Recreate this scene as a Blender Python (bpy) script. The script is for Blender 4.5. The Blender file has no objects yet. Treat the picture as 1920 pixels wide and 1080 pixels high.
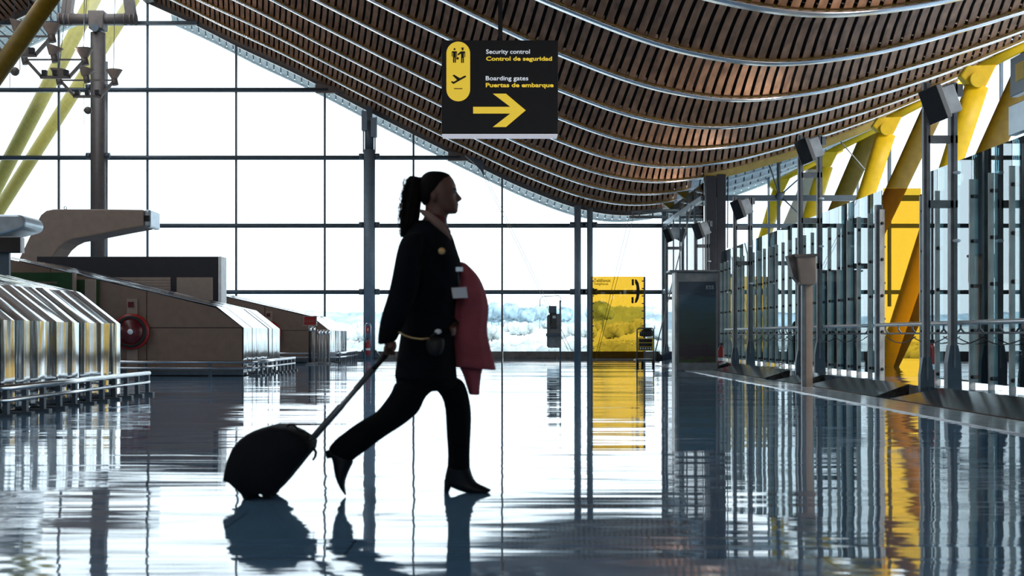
import bpy, bmesh, math, random
import numpy as np
from mathutils import Vector, Matrix
random.seed(7)
SC = bpy.context.scene
COL = SC.collection
# ------------------------------------------------------------------ camera, world, exposure
F = 2400.0; HC = 0.83; VX, VY = 943.0, 630.0
cd = bpy.data.cameras.new('camera'); cam = bpy.data.objects.new('camera', cd); COL.objects.link(cam)
cam.location = (0, 0, HC); cam.rotation_euler = (math.pi/2, 0, 0)
cd.sensor_width = 36; cd.lens = 45; cd.shift_x = 17/1920; cd.shift_y = 90/1920
cd.clip_start = .1; cd.clip_end = 2000
cd.dof.use_dof = True; cd.dof.focus_distance = 32; cd.dof.aperture_fstop = 3.6
SC.camera = cam
W = bpy.data.worlds.new('sky'); SC.world = W; W.use_nodes = True
bg = W.node_tree.nodes['Background']; bg.inputs[0].default_value = (.90, .955, 1, 1); bg.inputs[1].default_value = 2.7
sd = bpy.data.lights.new('sun', 'SUN'); sd.energy = 1.6; sd.angle = math.radians(4); sd.color = (1, .93, .82)
sun = bpy.data.objects.new('sun', sd); COL.objects.link(sun); sun.rotation_euler = (math.radians(38), math.radians(52), 0)
SC.view_settings.view_transform = 'Standard'; SC.view_settings.look = 'None'
SC.view_settings.exposure = 0.0; SC.view_settings.gamma = 1; SC.view_settings.use_curve_mapping = False
try:
    SC.cycles.max_bounces = 10; SC.cycles.transparent_max_bounces = 24; SC.cycles.sample_clamp_indirect = 6
    SC.cycles.glossy_bounces = 6; SC.cycles.diffuse_bounces = 4; SC.cycles.caustics_reflective = True
except Exception: pass

# the hall's own uplights: floodlights on the ladder frames (right) and the lamp clusters (left), plus added fill lamps
def uplight(x, y, z, tx, tz, watt, size=.25, cone=150):
    l = bpy.data.lights.new('uplight', 'SPOT'); l.energy = watt*.85; l.color = (1, .87, .76); l.spot_size = math.radians(cone); l.spot_blend = 1; l.shadow_soft_size = size
    o = bpy.data.objects.new('uplight', l); COL.objects.link(o); o.location = (x, y, z)
    o.rotation_euler = Vector((tx-x, 2.0, tz-z)).to_track_quat('-Z', 'Y').to_euler()
for y in (3.4, 10.2, 17.0, 24.2, 31.0, 37.3): uplight(5.35, y-.35, 4.3, 0, 8, 150)
for y in (6, 15, 24, 33, 38.9): uplight(-13.0, y, 9.6, -9, 12, 330)  # beyond the middle cluster, lamps added out of view to brighten the ceiling
for y in (0, 12, 24, 36): uplight(-20, y, 4.0, -14, 8, 400)  # unseen fill lamps added to brighten the far left, no fixture there

# ------------------------------------------------------------------ helpers
def P(px, py, d):                     # the point at distance d that the pixel of the photograph shows
    return Vector(((px-VX)*d/F, d, HC-(py-VY)*d/F))
def lin(c): return tuple((x/12.92 if x <= .04045 else ((x+.055)/1.055)**2.4) for x in c)

MATS = {}
def mat(name, col, rough=.5, metal=0., spec=.5, var=.06, vscale=6., bump=0., bscale=40., coat=0., stretch=(1,1,1), sheen=0.):
    m = bpy.data.materials.new(name); m.use_nodes = True; nt = m.node_tree; N = nt.nodes; L = nt.links
    b = N['Principled BSDF']; b.inputs['Roughness'].default_value = rough; b.inputs['Metallic'].default_value = metal
    b.inputs['Specular IOR Level'].default_value = spec; b.inputs['Coat Weight'].default_value = coat
    tc = N.new('ShaderNodeTexCoord'); mp = N.new('ShaderNodeMapping'); mp.inputs['Scale'].default_value = stretch
    L.new(tc.outputs['Object'], mp.inputs[0])
    nz = N.new('ShaderNodeTexNoise'); nz.inputs['Scale'].default_value = vscale; nz.inputs['Detail'].default_value = 3
    L.new(mp.outputs[0], nz.inputs[0])
    cr = N.new('ShaderNodeValToRGB'); cr.color_ramp.elements[0].position = .3; cr.color_ramp.elements[1].position = .7
    cr.color_ramp.elements[0].color = tuple(max(0, c*(1-var*2)) for c in col)+(1,)
    cr.color_ramp.elements[1].color = tuple(min(1, c*(1+var*2)) for c in col)+(1,)
    L.new(nz.outputs['Fac'], cr.inputs[0]); L.new(cr.outputs[0], b.inputs['Base Color'])
    if bump:
        n2 = N.new('ShaderNodeTexNoise'); n2.inputs['Scale'].default_value = bscale; L.new(mp.outputs[0], n2.inputs[0])
        bp = N.new('ShaderNodeBump'); bp.inputs['Strength'].default_value = bump; bp.inputs['Distance'].default_value = .01
        L.new(n2.outputs['Fac'], bp.inputs['Height']); L.new(bp.outputs[0], b.inputs['Normal'])
    MATS[name] = m; return m

def glass(name, tint, ior=1.5, extra=0., refl=(1,1,1), rough=0.0):
    m = bpy.data.materials.new(name); m.use_nodes = True; nt = m.node_tree; N = nt.nodes; L = nt.links
    N.remove(N['Principled BSDF']); out = N['Material Output']
    tr = N.new('ShaderNodeBsdfTransparent'); tr.inputs[0].default_value = tint+(1,)
    gl = N.new('ShaderNodeBsdfGlossy'); gl.inputs['Roughness'].default_value = rough; gl.inputs['Color'].default_value = refl+(1,)
    fr = N.new('ShaderNodeFresnel'); fr.inputs[0].default_value = ior
    ad = N.new('ShaderNodeMath'); ad.operation = 'ADD'; ad.inputs[1].default_value = extra; ad.use_clamp = True
    L.new(fr.outputs[0], ad.inputs[0])
    mx = N.new('ShaderNodeMixShader'); L.new(ad.outputs[0], mx.inputs[0]); L.new(tr.outputs[0], mx.inputs[1]); L.new(gl.outputs[0], mx.inputs[2])
    L.new(mx.outputs[0], out.inputs[0]); MATS[name] = m; return m

mat('slat', (.30, .165, .095), .55, var=.22, vscale=2.2, stretch=(3, .4, 3))
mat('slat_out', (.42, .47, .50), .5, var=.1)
mat('backing', (.006, .006, .007), .9)
mat('rib_metal', (.88, .90, .92), .22, metal=.9, var=.02)
mat('gold_edge', (.42, .29, .06), .45, var=.05)
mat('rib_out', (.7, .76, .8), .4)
mat('dark_steel', (.085, .115, .145), .42, metal=.3, var=.05)
mat('column_grey', (.20, .27, .34), .45, metal=.2, var=.04)
mat('column_warm', (.12, .105, .10), .5, metal=.15, var=.05)
mat('galv', (.40, .40, .385), .4, metal=.35, var=.18, vscale=9, stretch=(1, 1, .3))
mat('frame_steel', (.19, .205, .22), .42, metal=.4, var=.1)
mat('satin_rail', (.80, .83, .86), .35, metal=.5, var=.02)
mat('chrome', (.62, .66, .70), .16, metal=1, var=.04)
mat('brown_panel', (.21, .145, .11), .6, var=.04, bump=.1, bscale=120)
mat('dark_seam', (.01, .01, .01), .8)
mat('navy', (.012, .013, .022), .5)
mat('black', (.008, .008, .009), .6, bump=.05)
mat('black_gloss', (.01, .011, .013), .25)
mat('white_paint', (.75, .77, .78), .4)
mat('stone', (.15, .125, .11), .22, var=.3, vscale=14, spec=.5)
mat('stone_dark', (.06, .052, .048), .14, var=.3, vscale=10)
mat('pale_tile', (.62, .68, .74), .12, var=.06)
mat('plinth_stone', (.2, .18, .165), .5, var=.1)
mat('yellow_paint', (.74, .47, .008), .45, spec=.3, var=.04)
mat('yellow_shaded', (.15, .095, .004), .5, spec=.25, var=.08)  # darker copy of the yellow paint, shade put into its colour
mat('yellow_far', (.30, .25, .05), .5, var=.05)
mat('yellow_sign', (.80, .56, .05), .5, var=.01)
mat('sign_black', (.008, .008, .010), .5, var=.02)
mat('sign_white', (.80, .85, .92), .5, var=.01)
mat('sign_blue', (.10, .16, .22), .3)
mat('red', (.30, .012, .012), .35)
mat('red_dark', (.10, .008, .012), .3)
mat('red_sign', (.38, .02, .02), .5)
mat('green_sign', (.01, .06, .012), .4)
mat('sand_grey', (.31, .24, .20), .55, var=.04)
mat('light_steel', (.42, .50, .57), .3, metal=.6)
mat('skin', (.145, .07, .052), .5, var=.05)
mat('hair', (.004, .0035, .004), .7, spec=.12, bump=.6, bscale=60, stretch=(2, 2, .5))
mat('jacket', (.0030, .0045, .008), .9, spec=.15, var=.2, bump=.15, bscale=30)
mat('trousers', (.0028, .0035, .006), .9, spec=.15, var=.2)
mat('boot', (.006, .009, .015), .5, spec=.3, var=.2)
mat('coat_red', (.36, .075, .10), .85, var=.12, bump=.2, bscale=200)
mat('scarf', (.09, .012, .02), .8)
mat('collar', (.26, .17, .14), .8)
mat('gold', (.65, .45, .2), .35, metal=.6)
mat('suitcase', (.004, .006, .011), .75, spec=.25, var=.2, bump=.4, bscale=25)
mat('jeans', (.03, .05, .09), .8)
mat('concrete_out', (.44, .46, .46), .8, var=.1, vscale=.2)
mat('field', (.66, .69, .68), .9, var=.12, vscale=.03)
mat('hazy_wood_far', (.40, .53, .62), .9, var=.25, vscale=.08)  # distance haze is put into the ridge colour
mat('hazy_wood_near', (.33, .46, .55), .9, var=.3, vscale=.5)  # pale blue haze painted into pine crowns and trunks
mat('bush', (.62, .69, .72), .9, var=.25, vscale=.3)  # foliage paled by haze that is part of the colour
mat('wall_dark', (.10, .09, .085), .7)
glass('glass_clear', (.90, .95, .97), 1.45)
glass('glass_screen', (.84, .95, .96), 1.5, .16, (.88, .97, 1.0), .01)
glass('glass_yellow', (.72, .535, .15), 1.45, 0.0)
glass('glass_yellow_deep', (.73, .535, .14), 1.45, 0.0)

def lamp_mat():                       # lit underside of the sign box
    m = bpy.data.materials.new('lit_diffuser'); m.use_nodes = True; b = m.node_tree.nodes['Principled BSDF']
    nz = m.node_tree.nodes.new('ShaderNodeTexNoise'); nz.inputs['Scale'].default_value = 3
    cr = m.node_tree.nodes.new('ShaderNodeValToRGB'); cr.color_ramp.elements[0].color = (.8, .6, .62, 1); cr.color_ramp.elements[1].color = (.75, .9, 1, 1)
    m.node_tree.links.new(nz.outputs[0], cr.inputs[0]); m.node_tree.links.new(cr.outputs[0], b.inputs['Base Color'])
    m.node_tree.links.new(cr.outputs[0], b.inputs['Emission Color']); b.inputs['Emission Strength'].default_value = .45
    MATS['lit_diffuser'] = m
lamp_mat()
for nm_, c_, e_ in (('lit_yellow', (.80, .56, .05), .62), ('lit_white', (.80, .85, .92), .62)):   # translucent lettering of the internally lit sign
    m_ = mat(nm_, c_, .5, var=.01); b_ = m_.node_tree.nodes['Principled BSDF']; b_.inputs['Emission Color'].default_value = c_+(1,); b_.inputs['Emission Strength'].default_value = e_

def steel_clad():                     # polished stainless sheet, slightly dished from panel to panel
    m = mat('steel_sheet', (.80, .83, .86), .09, metal=1, var=.03); nt = m.node_tree; N = nt.nodes; L = nt.links
    b = N['Principled BSDF']; tc = N.new('ShaderNodeTexCoord'); mp = N.new('ShaderNodeMapping'); mp.inputs['Scale'].default_value = (.6, 1.3, .22)
    L.new(tc.outputs['Object'], mp.inputs[0]); nz = N.new('ShaderNodeTexNoise'); nz.inputs['Scale'].default_value = 1.6; nz.inputs['Detail'].default_value = 1
    L.new(mp.outputs[0], nz.inputs[0]); bp = N.new('ShaderNodeBump'); bp.inputs['Strength'].default_value = 1; bp.inputs['Distance'].default_value = .035
    L.new(nz.outputs[0], bp.inputs['Height']); L.new(bp.outputs[0], b.inputs['Normal'])
steel_clad()

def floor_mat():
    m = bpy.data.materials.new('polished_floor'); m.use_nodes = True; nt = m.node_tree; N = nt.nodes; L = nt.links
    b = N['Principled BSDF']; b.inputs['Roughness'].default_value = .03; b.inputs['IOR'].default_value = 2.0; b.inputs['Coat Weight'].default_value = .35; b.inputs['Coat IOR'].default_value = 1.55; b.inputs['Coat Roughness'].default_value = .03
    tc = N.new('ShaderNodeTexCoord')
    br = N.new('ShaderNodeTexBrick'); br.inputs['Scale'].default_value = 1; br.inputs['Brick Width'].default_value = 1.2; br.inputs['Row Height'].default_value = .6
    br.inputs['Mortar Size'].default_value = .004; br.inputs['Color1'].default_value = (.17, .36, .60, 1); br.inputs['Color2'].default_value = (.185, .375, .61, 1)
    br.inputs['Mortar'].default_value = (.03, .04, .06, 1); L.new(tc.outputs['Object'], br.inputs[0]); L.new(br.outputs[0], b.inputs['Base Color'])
    def noise(scl, sc, det=2):
        mp = N.new('ShaderNodeMapping'); mp.inputs['Scale'].default_value = scl; L.new(tc.outputs['Object'], mp.inputs[0])
        nz = N.new('ShaderNodeTexNoise'); nz.inputs['Scale'].default_value = sc; nz.inputs['Detail'].default_value = det; L.new(mp.outputs[0], nz.inputs[0])
        su = N.new('ShaderNodeMath'); su.operation = 'SUBTRACT'; su.inputs[1].default_value = .5; L.new(nz.outputs['Fac'], su.inputs[0]); return su
    def mul(a, k):
        x = N.new('ShaderNodeMath'); x.operation = 'MULTIPLY'; x.inputs[1].default_value = k; L.new(a.outputs[0], x.inputs[0]); return x
    def add(a, c):
        x = N.new('ShaderNodeMath'); x.operation = 'ADD'; L.new(a.outputs[0], x.inputs[0]); L.new(c.outputs[0], x.inputs[1]); return x
    ny = add(add(mul(noise((.16, 1.3, 1), 1.0, 1), .055), mul(noise((.4, 7, 1), 1.0, 2), .065)), mul(noise((.8, 30, 1), 1.0, 1), .045))
    nx = add(mul(noise((.5, 2.6, 1), 1.0, 2), .0075), mul(noise((2.5, 4.0, 1), 1.3, 1), .0045))
    cb = N.new('ShaderNodeCombineXYZ'); L.new(nx.outputs[0], cb.inputs[0]); L.new(ny.outputs[0], cb.inputs[1]); cb.inputs[2].default_value = 1
    nm = N.new('ShaderNodeVectorMath'); nm.operation = 'NORMALIZE'; L.new(cb.outputs[0], nm.inputs[0])
    L.new(nm.outputs[0], b.inputs['Normal']); L.new(nm.outputs[0], b.inputs['Coat Normal'])
    MATS['polished_floor'] = m
floor_mat()

ORG = {}
def obj_from(name, me, parent=None, m=None):
    o = bpy.data.objects.new(name, me); COL.objects.link(o)
    if m: me.materials.clear(); me.materials.append(MATS[m])
    if parent is not None:
        off = ORG[parent.name]; o.parent = parent
        me.transform(Matrix.Translation(-off)); ORG[o.name] = off
    else: ORG[o.name] = Vector((0, 0, 0))
    return o
def tag(o, label=None, cat=None, group=None, kind=None):
    if label: o['label'] = label
    if cat: o['category'] = cat
    if group: o['group'] = group
    if kind: o['kind'] = kind
    return o
def thing(name, loc, label=None, cat=None, group=None, kind=None):
    o = bpy.data.objects.new(name, None); COL.objects.link(o); o.location = loc; o.empty_display_size = .1
    ORG[o.name] = Vector(loc); return tag(o, label, cat, group, kind)
def set_origin(o, loc):
    loc = Vector(loc); o.data.transform(Matrix.Translation(-loc)); o.location = loc; ORG[o.name] = loc; return o
def copy_thing(root, delta, label=None, group=None):
    def cp(o, par):
        c = o.copy(); COL.objects.link(c)
        if par is not None: c.parent = par
        for k in kids.get(o.name, []): cp(k, c)
        return c
    kids = {}
    def rec(o):
        kids[o.name] = list(o.children)
        for k in o.children: rec(k)
    rec(root); r = cp(root, None); r.location = root.location+Vector(delta)
    if label: r['label'] = label
    if group: r['group'] = group
    return r

class MB:
    def __init__(s): s.v = []; s.f = []; s.sm = []
    def add(s, vs, fs, smooth=False):
        n = len(s.v); s.v += [tuple(v) for v in vs]; s.f += [tuple(i+n for i in f) for f in fs]; s.sm += [smooth]*len(fs); return s
    def box(s, lo, hi, bev=0.):
        (x0, y0, z0), (x1, y1, z1) = lo, hi
        if x0 > x1: x0, x1 = x1, x0
        if y0 > y1: y0, y1 = y1, y0
        if z0 > z1: z0, z1 = z1, z0
        return s.add([(x0,y0,z0),(x1,y0,z0),(x1,y1,z0),(x0,y1,z0),(x0,y0,z1),(x1,y0,z1),(x1,y1,z1),(x0,y1,z1)],
                     [(0,3,2,1),(4,5,6,7),(0,1,5,4),(1,2,6,5),(2,3,7,6),(3,0,4,7)])
    def bar(s, a, b, w, h, up=(0,0,1)):     # rectangular bar from a to b
        a = Vector(a); b = Vector(b); d = (b-a).normalized(); u = Vector(up)
        if abs(d.dot(u)) > .98: u = Vector((0,1,0))
        r = d.cross(u).normalized(); u = r.cross(d)
        q = [r*w/2*i+u*h/2*j for i, j in ((-1,-1),(1,-1),(1,1),(-1,1))]
        return s.add([a+x for x in q]+[b+x for x in q], [(0,1,2,3),(7,6,5,4),(0,4,5,1),(1,5,6,2),(2,6,7,3),(3,7,4,0)])
    def tube(s, pts, r, n=10, cap=True, ry=None):
        pts = [Vector(p) for p in pts]; rs = r if isinstance(r, (list, tuple)) else [r]*len(pts)
        vs = []; prev = None
        for i, p in enumerate(pts):
            d = (pts[min(i+1, len(pts)-1)]-pts[max(i-1, 0)]).normalized()
            if prev is None:
                prev = Vector((0,0,1)) if abs(d.z) < .9 else Vector((0,1,0))
            u = (prev-d*prev.dot(d)).normalized(); prev = u; w = d.cross(u)
            for k in range(n):
                a = 2*math.pi*k/n; vs.append(p+u*math.cos(a)*(ry if ry else 1)*rs[i]+w*math.sin(a)*rs[i])
        fs = [(i*n+k, i*n+(k+1)%n, (i+1)*n+(k+1)%n, (i+1)*n+k) for i in range(len(pts)-1) for k in range(n)]
        s.add(vs, fs, True)
        if cap:
            m = len(s.v)-len(vs); s.f += [tuple(m+k for k in range(n))[::-1], tuple(m+(len(pts)-1)*n+k for k in range(n))]; s.sm += [False, False]
        return s
    def prism(s, poly, vec):               # polygon of 3-d points swept along vec
        n = len(poly); vec = Vector(vec); a = [Vector(p) for p in poly]
        return s.add(a+[p+vec for p in a], [tuple(range(n)), tuple(range(2*n-1, n-1, -1))]+[(i, i+n, (i+1)%n+n, (i+1)%n) for i in range(n)])
    def lathe(s, prof, c, n=20, axis='z'):
        c = Vector(c); vs = []
        for r, h in prof:
            for k in range(n):
                a = 2*math.pi*k/n; x, y = r*math.cos(a), r*math.sin(a)
                vs.append(c+Vector({'z': (x, y, h), 'y': (x, h, y), 'x': (h, x, y)}[axis]))
        m = len(prof); fs = [(i*n+k, i*n+(k+1)%n, (i+1)*n+(k+1)%n, (i+1)*n+k) for i in range(m-1) for k in range(n)]
        s.add(vs, fs, True)
        return s
    def ball(s, c, r, n=12, sc=(1,1,1)):
        pr = [(max(1e-4, r*math.sin(math.pi*i/n)), -r*math.cos(math.pi*i/n)) for i in range(n+1)]
        k0 = len(s.v); s.lathe(pr, (0,0,0), n*2); c = Vector(c)
        for i in range(k0, len(s.v)):
            x, y, z = s.v[i]; s.v[i] = (c.x+x*sc[0], c.y+y*sc[1], c.z+z*sc[2])
        return s
    def loft(s, secs, d0, n=20, exp=1.0, wob=None):
        """rings through the pairs (xL,yL,xR,yR) of photograph pixels at distance d0; b = half thickness in depth, yc = centre offset"""
        vs = []
        for j, (x1, y1, x2, y2, b, yc) in enumerate(secs):
            p1 = P(x1, y1, d0); p2 = P(x2, y2, d0); c = (p1+p2)/2; h = (p2-p1)/2
            for k in range(n):
                a = 2*math.pi*k/n; ca, sa = math.cos(a), math.sin(a)
                q = 1.0
                if wob: q = 1+wob*math.sin(a*7+j*.35)*(.4+.6*math.sin(j*.9+a*2)**2)
                vs.append(c+h*ca*q+Vector((0, yc+b*sa*q, 0)))
        m = len(secs); fs = [(i*n+k, i*n+(k+1)%n, (i+1)*n+(k+1)%n, (i+1)*n+k) for i in range(m-1) for k in range(n)]
        k0 = len(s.v); s.add(vs, fs, True)
        s.f += [tuple(k0+k for k in range(n))[::-1], tuple(k0+(m-1)*n+k for k in range(n))]; s.sm += [True, True]
        return s
    def mesh(s, name):
        me = bpy.data.meshes.new(name); me.from_pydata(s.v, [], s.f); me.update()
        me.polygons.foreach_set('use_smooth', s.sm)
        bm = bmesh.new(); bm.from_mesh(me); bmesh.ops.recalc_face_normals(bm, faces=bm.faces); bm.to_mesh(me); bm.free()
        return me
    def build(s, name, m, parent=None, bevel=0, sub=0):
        o = obj_from(name, s.mesh(name), parent, m)
        if bevel:
            md = o.modifiers.new('bevel', 'BEVEL'); md.width = bevel; md.segments = 2; md.limit_method = 'ANGLE'
        if sub:
            md = o.modifiers.new('sub', 'SUBSURF'); md.levels = sub; md.render_levels = sub
        return o

def text_part(body, x0, x1, zlo, zhi, y, m, parent, name='lettering', bold=0., axis='front', cap=True):
    """text fitted into a box; front: reads towards the camera. axis 'side': runs along depth on a plane x = const, x0/x1 are the depths"""
    cu = bpy.data.curves.new('t', 'FONT'); cu.body = body; cu.extrude = .01; cu.offset = bold; cu.resolution_u = 3
    o = bpy.data.objects.new('t', cu); COL.objects.link(o); dg = bpy.context.evaluated_depsgraph_get(); dg.update()
    me = bpy.data.meshes.new_from_object(o.evaluated_get(dg)); bpy.data.objects.remove(o)
    n = len(me.vertices); a = np.empty(n*3); me.vertices.foreach_get('co', a); a = a.reshape(-1, 3)
    lo, hi = a.min(0), a.max(0); q = np.empty_like(a)
    u = x0+(a[:, 0]-lo[0])/(hi[0]-lo[0])*(x1-x0); w = zlo+(a[:, 1]-lo[1])/(hi[1]-lo[1])*(zhi-zlo); t = (a[:, 2]-lo[2])/(hi[2]-lo[2])*.004
    if axis == 'front': q[:, 0] = u; q[:, 1] = y-t; q[:, 2] = w
    else: q[:, 1] = u; q[:, 0] = y-t; q[:, 2] = w
    me.vertices.foreach_set('co', q.ravel()); me.update()
    return obj_from(name, me, parent, m)

# ------------------------------------------------------------------ ceiling wave
PX = np.array([-14.93, -14.0, -13.2, -11.22, -9.84, -7.62, -4.82, -1.4, 1.05, 3.1, 4.4, 5.86, 7.83, 9.86, 12, 14.5, 17, 19.5, 21.5, 23])
PZ = np.array([13.15, 12.8, 12.44, 11.53, 10.82, 9.78, 8.33, 6.6, 5.45, 4.74, 4.56, 4.68, 5.17, 5.84, 6.75, 8.0, 9.4, 10.7, 11.6, 12.2])+HC
TG = np.gradient(PZ, PX)
def prof(x):
    if x < -14.93: x = -29.86-x
    i = int(np.clip(np.searchsorted(PX, x)-1, 0, len(PX)-2)); h = PX[i+1]-PX[i]; t = (x-PX[i])/h
    return float((2*t**3-3*t*t+1)*PZ[i]+(t**3-2*t*t+t)*h*TG[i]+(-2*t**3+3*t*t)*PZ[i+1]+(t**3-t*t)*h*TG[i+1])
def pnorm(x):
    s = (prof(x+.05)-prof(x-.05))/.1; l = math.hypot(1, s); return (-s/l, 1/l)
BAY = 3.267; DW = 47.4
def arc_xs(x0, x1, step):
    xs = []; x = x0
    while x < x1:
        xs.append(x); s = (prof(x+.05)-prof(x-.05))/.1; x += step/math.hypot(1, s)
    return xs
VH = .50
def vault_pt(x, d, t, extra=0):
    n = pnorm(x); k = VH*math.sin(math.pi*t)+extra; return (x+n[0]*k, d-BAY*t, prof(x)+n[1]*k)
def slat_mesh(x0, x1, d, sg=7, step=.187, wd=.122):
    mb = MB()
    xs = arc_xs(x0, x1, step)
    for x in xs:
        s = (prof(x+.05)-prof(x-.05))/.1; dx = wd/math.hypot(1, s)
        vs = []
        for i in range(sg+1):
            t = .012+.976*i/sg
            for (xx, e) in ((x, 0), (x+dx, 0), (x+dx, .02), (x, .02)): vs.append(vault_pt(xx, d, t, e))
        fs = [(i*4+k, i*4+(k+1)%4, (i+1)*4+(k+1)%4, (i+1)*4+k) for i in range(sg) for k in range(4)]
        mb.add(vs, fs)
    return mb
def vault_sheet(x0, x1, d, extra, nx=60, sg=6):
    mb = MB(); xs = np.linspace(x0, x1, nx)
    vs = [vault_pt(x, d, i/sg, extra) for x in xs for i in range(sg+1)]+[vault_pt(x, d, i/sg, extra+.04) for x in xs for i in range(sg+1)]
    n = sg+1; m = nx*n
    fs = [(i*n+k, (i+1)*n+k, (i+1)*n+k+1, i*n+k+1) for i in range(nx-1) for k in range(sg)]
    fs += [(f[0]+m, f[3]+m, f[2]+m, f[1]+m) for f in fs]
    return mb.add(vs, fs, True)
def rib_mesh(x0, x1, d, w, z0, z1, n=150):
    mb = MB(); xs = np.linspace(x0, x1, n); vs = []
    for x in xs:
        nn = pnorm(x); b = prof(x)
        for (dy, k) in ((-w, z0), (w, z0), (w, z1), (-w, z1)): vs.append((x+nn[0]*k, d+dy, b+nn[1]*k))
    return mb.add(vs, [(i*4+k, i*4+(k+1)%4, (i+1)*4+(k+1)%4, (i+1)*4+k) for i in range(n-1) for k in range(4)], True)
XR = 12.2
root = thing('ceiling', (0, 30, 12), kind='structure')
for k in range(0, 18):
    d = DW-BAY*k
    for (x0, x1) in ((-29, -16.75), (-13.1, XR)):
        out = False
        xx1 = x1
        if x0 > -14 and k < 3: xx1 = 5.9
        if d > 8.5 and not (x0 < -20 and k > 5):
            slat_mesh(x0, xx1, d).build('slat_lining', 'slat', root)
            vault_sheet(x0, xx1, d, .12).build('backing', 'backing', root)
        else:
            vault_sheet(x0, xx1, d, .0).build('lining', 'slat', root)
        if d > -3:
            rib_mesh(x0, xx1, d, .115, -.055, -.012).build('rib', 'rib_metal', root)
            rib_mesh(x0, xx1, d, .034, -.012, .05).build('rib_edge', 'gold_edge', root)
# the same roof continued outdoors as an overhang
root = thing('trim_1', (0, 50, 12), kind='structure')
for (x0, x1, k) in ((-29, -16.75, -1), (-13.1, 5.9, -1), (6.0, 21, 2), (6.0, 21, 1), (6.0, 21, 0), (6.0, 21, -1)):
    d = DW-BAY*k
    slat_mesh(x0, x1, d, 4, .30, .25).build('soffit', 'slat_out', root)
    vault_sheet(x0, x1, d, .08).build('soffit_backing', 'column_grey', root)
    rib_mesh(x0, x1, d, .03, -.05, .05, 80).build('soffit_rib', 'rib_out', root)
# edge beam along the glass line
root = thing('trim_2', (0, DW, 5), kind='structure')
rib_mesh(-29, -16.7, DW, .12, -.09, .28).build('edge_beam', 'column_warm', root)
rib_mesh(-13.1, 5.9, DW, .12, -.09, .28).build('edge_beam', 'column_warm', root)
rib_mesh(5.9, XR, DW-3*BAY, .12, -.14, .30).build('edge_beam', 'gold_edge', root)

# ------------------------------------------------------------------ floor, walls, ground
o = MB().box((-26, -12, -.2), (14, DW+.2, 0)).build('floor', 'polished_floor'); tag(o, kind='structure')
o = MB().box((-26.2, -12.2, 0), (-26, DW+.2, 13.6)).build('wall_left', 'wall_dark'); tag(o, kind='structure')
mb = MB(); mb.box((-26.2, -12.4, 0), (14, -12.2, 3.2)); mb.box((-26.2, -12.4, 3.2), (-4, -12.2, 13.6)); mb.box((6, -12.4, 3.2), (14, -12.2, 13.6)); mb.box((-4, -12.4, 9), (6, -12.2, 13.6))  # unseen back wall; its opening is shaped to tune ambient light
tag(mb.build('wall_back', 'wall_dark'), kind='structure')
o = MB().box((6.6, -12.2, 0), (14, 9, 6)).build('wall_right', 'wall_dark'); tag(o, kind='structure')
o = MB().box((-400, DW+.3, -.5), (400, 640, -.3)).build('ground', 'field'); tag(o, kind='structure')
o = MB().box((14.05, -30, -.4), (140, DW+.25, -.25)).build('apron', 'concrete_out'); tag(o, kind='structure')
mb = MB()
xs = [x for x in np.arange(-26, 5.8, 2.0)]
for x in xs: mb.box((x+.006, DW-.16, 0), (min(x+2, 5.8)-.006, DW+.16, .26))
tag(mb.build('baseboard_far', 'plinth_stone', bevel=.01), kind='structure')

# ------------------------------------------------------------------ far glass wall
TZ = [HC+1.62, HC+4.07, HC+6.58, HC+9.08, HC+11.55]
def x_hit(z, side):                   # where the transom meets the roof on the side towards the trough
    xs = np.linspace(-14.5, 4.4, 400); zz = np.array([prof(x) for x in xs]); i = np.where(zz > z+.1)[0]
    return xs[i[-1]] if len(i) else None
win = thing('window_1', (0, DW, 0), kind='structure')
poly = [(-29+.0, DW, .26), (5.9, DW, .26)]+[(x, DW, prof(x)-.12) for x in np.linspace(5.9, -14.9, 70)]+[(x, DW, prof(x)-.12) for x in np.linspace(-15, -26, 30)]
poly[0] = (-26, DW, .26)
MB().prism(poly, (0, .03, 0)).build('glass_pane', 'glass_clear', win)
for i in range(-4, 12):
    x = -.03+3.279*(i-6)
    if x < -26 or x > 5.8: continue
    if abs(x-3.26) < .6: continue
    MB().box((x-.035, DW-.10, .26), (x+.035, DW, prof(x)-.1)).build('mullion', 'dark_steel', win)
for z in TZ:
    if z < prof(4.4): xe = 5.9
    else: xe = x_hit(z, 1)
    if z > 11:
        mb = MB(); mb.box((-29.86-xe-.2, DW-.2, z-.07), (xe+.2, DW-.04, z+.07))
        mb.build('transom', 'dark_steel', win); continue
    xl = -26 if z < 9 else -29.86-xe
    mb = MB(); mb.box((-26, DW-.22, z-.075), (xe, DW-.06, z+.075))
    mb.tube([(-26, DW-.22, z), (xe, DW-.22, z)], .06, 8)
    mb.build('transom', 'dark_steel', win)
    if xe < 5:
        MB().prism([(xe-.45, DW-.25, z+.25), (xe+1.4, DW-.25, z-.12), (xe-.1, DW-.25, z-.12), (xe-.45, DW-.25, z-.12)], (0, .2, 0)).build('gusset', 'column_warm', win)

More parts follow.
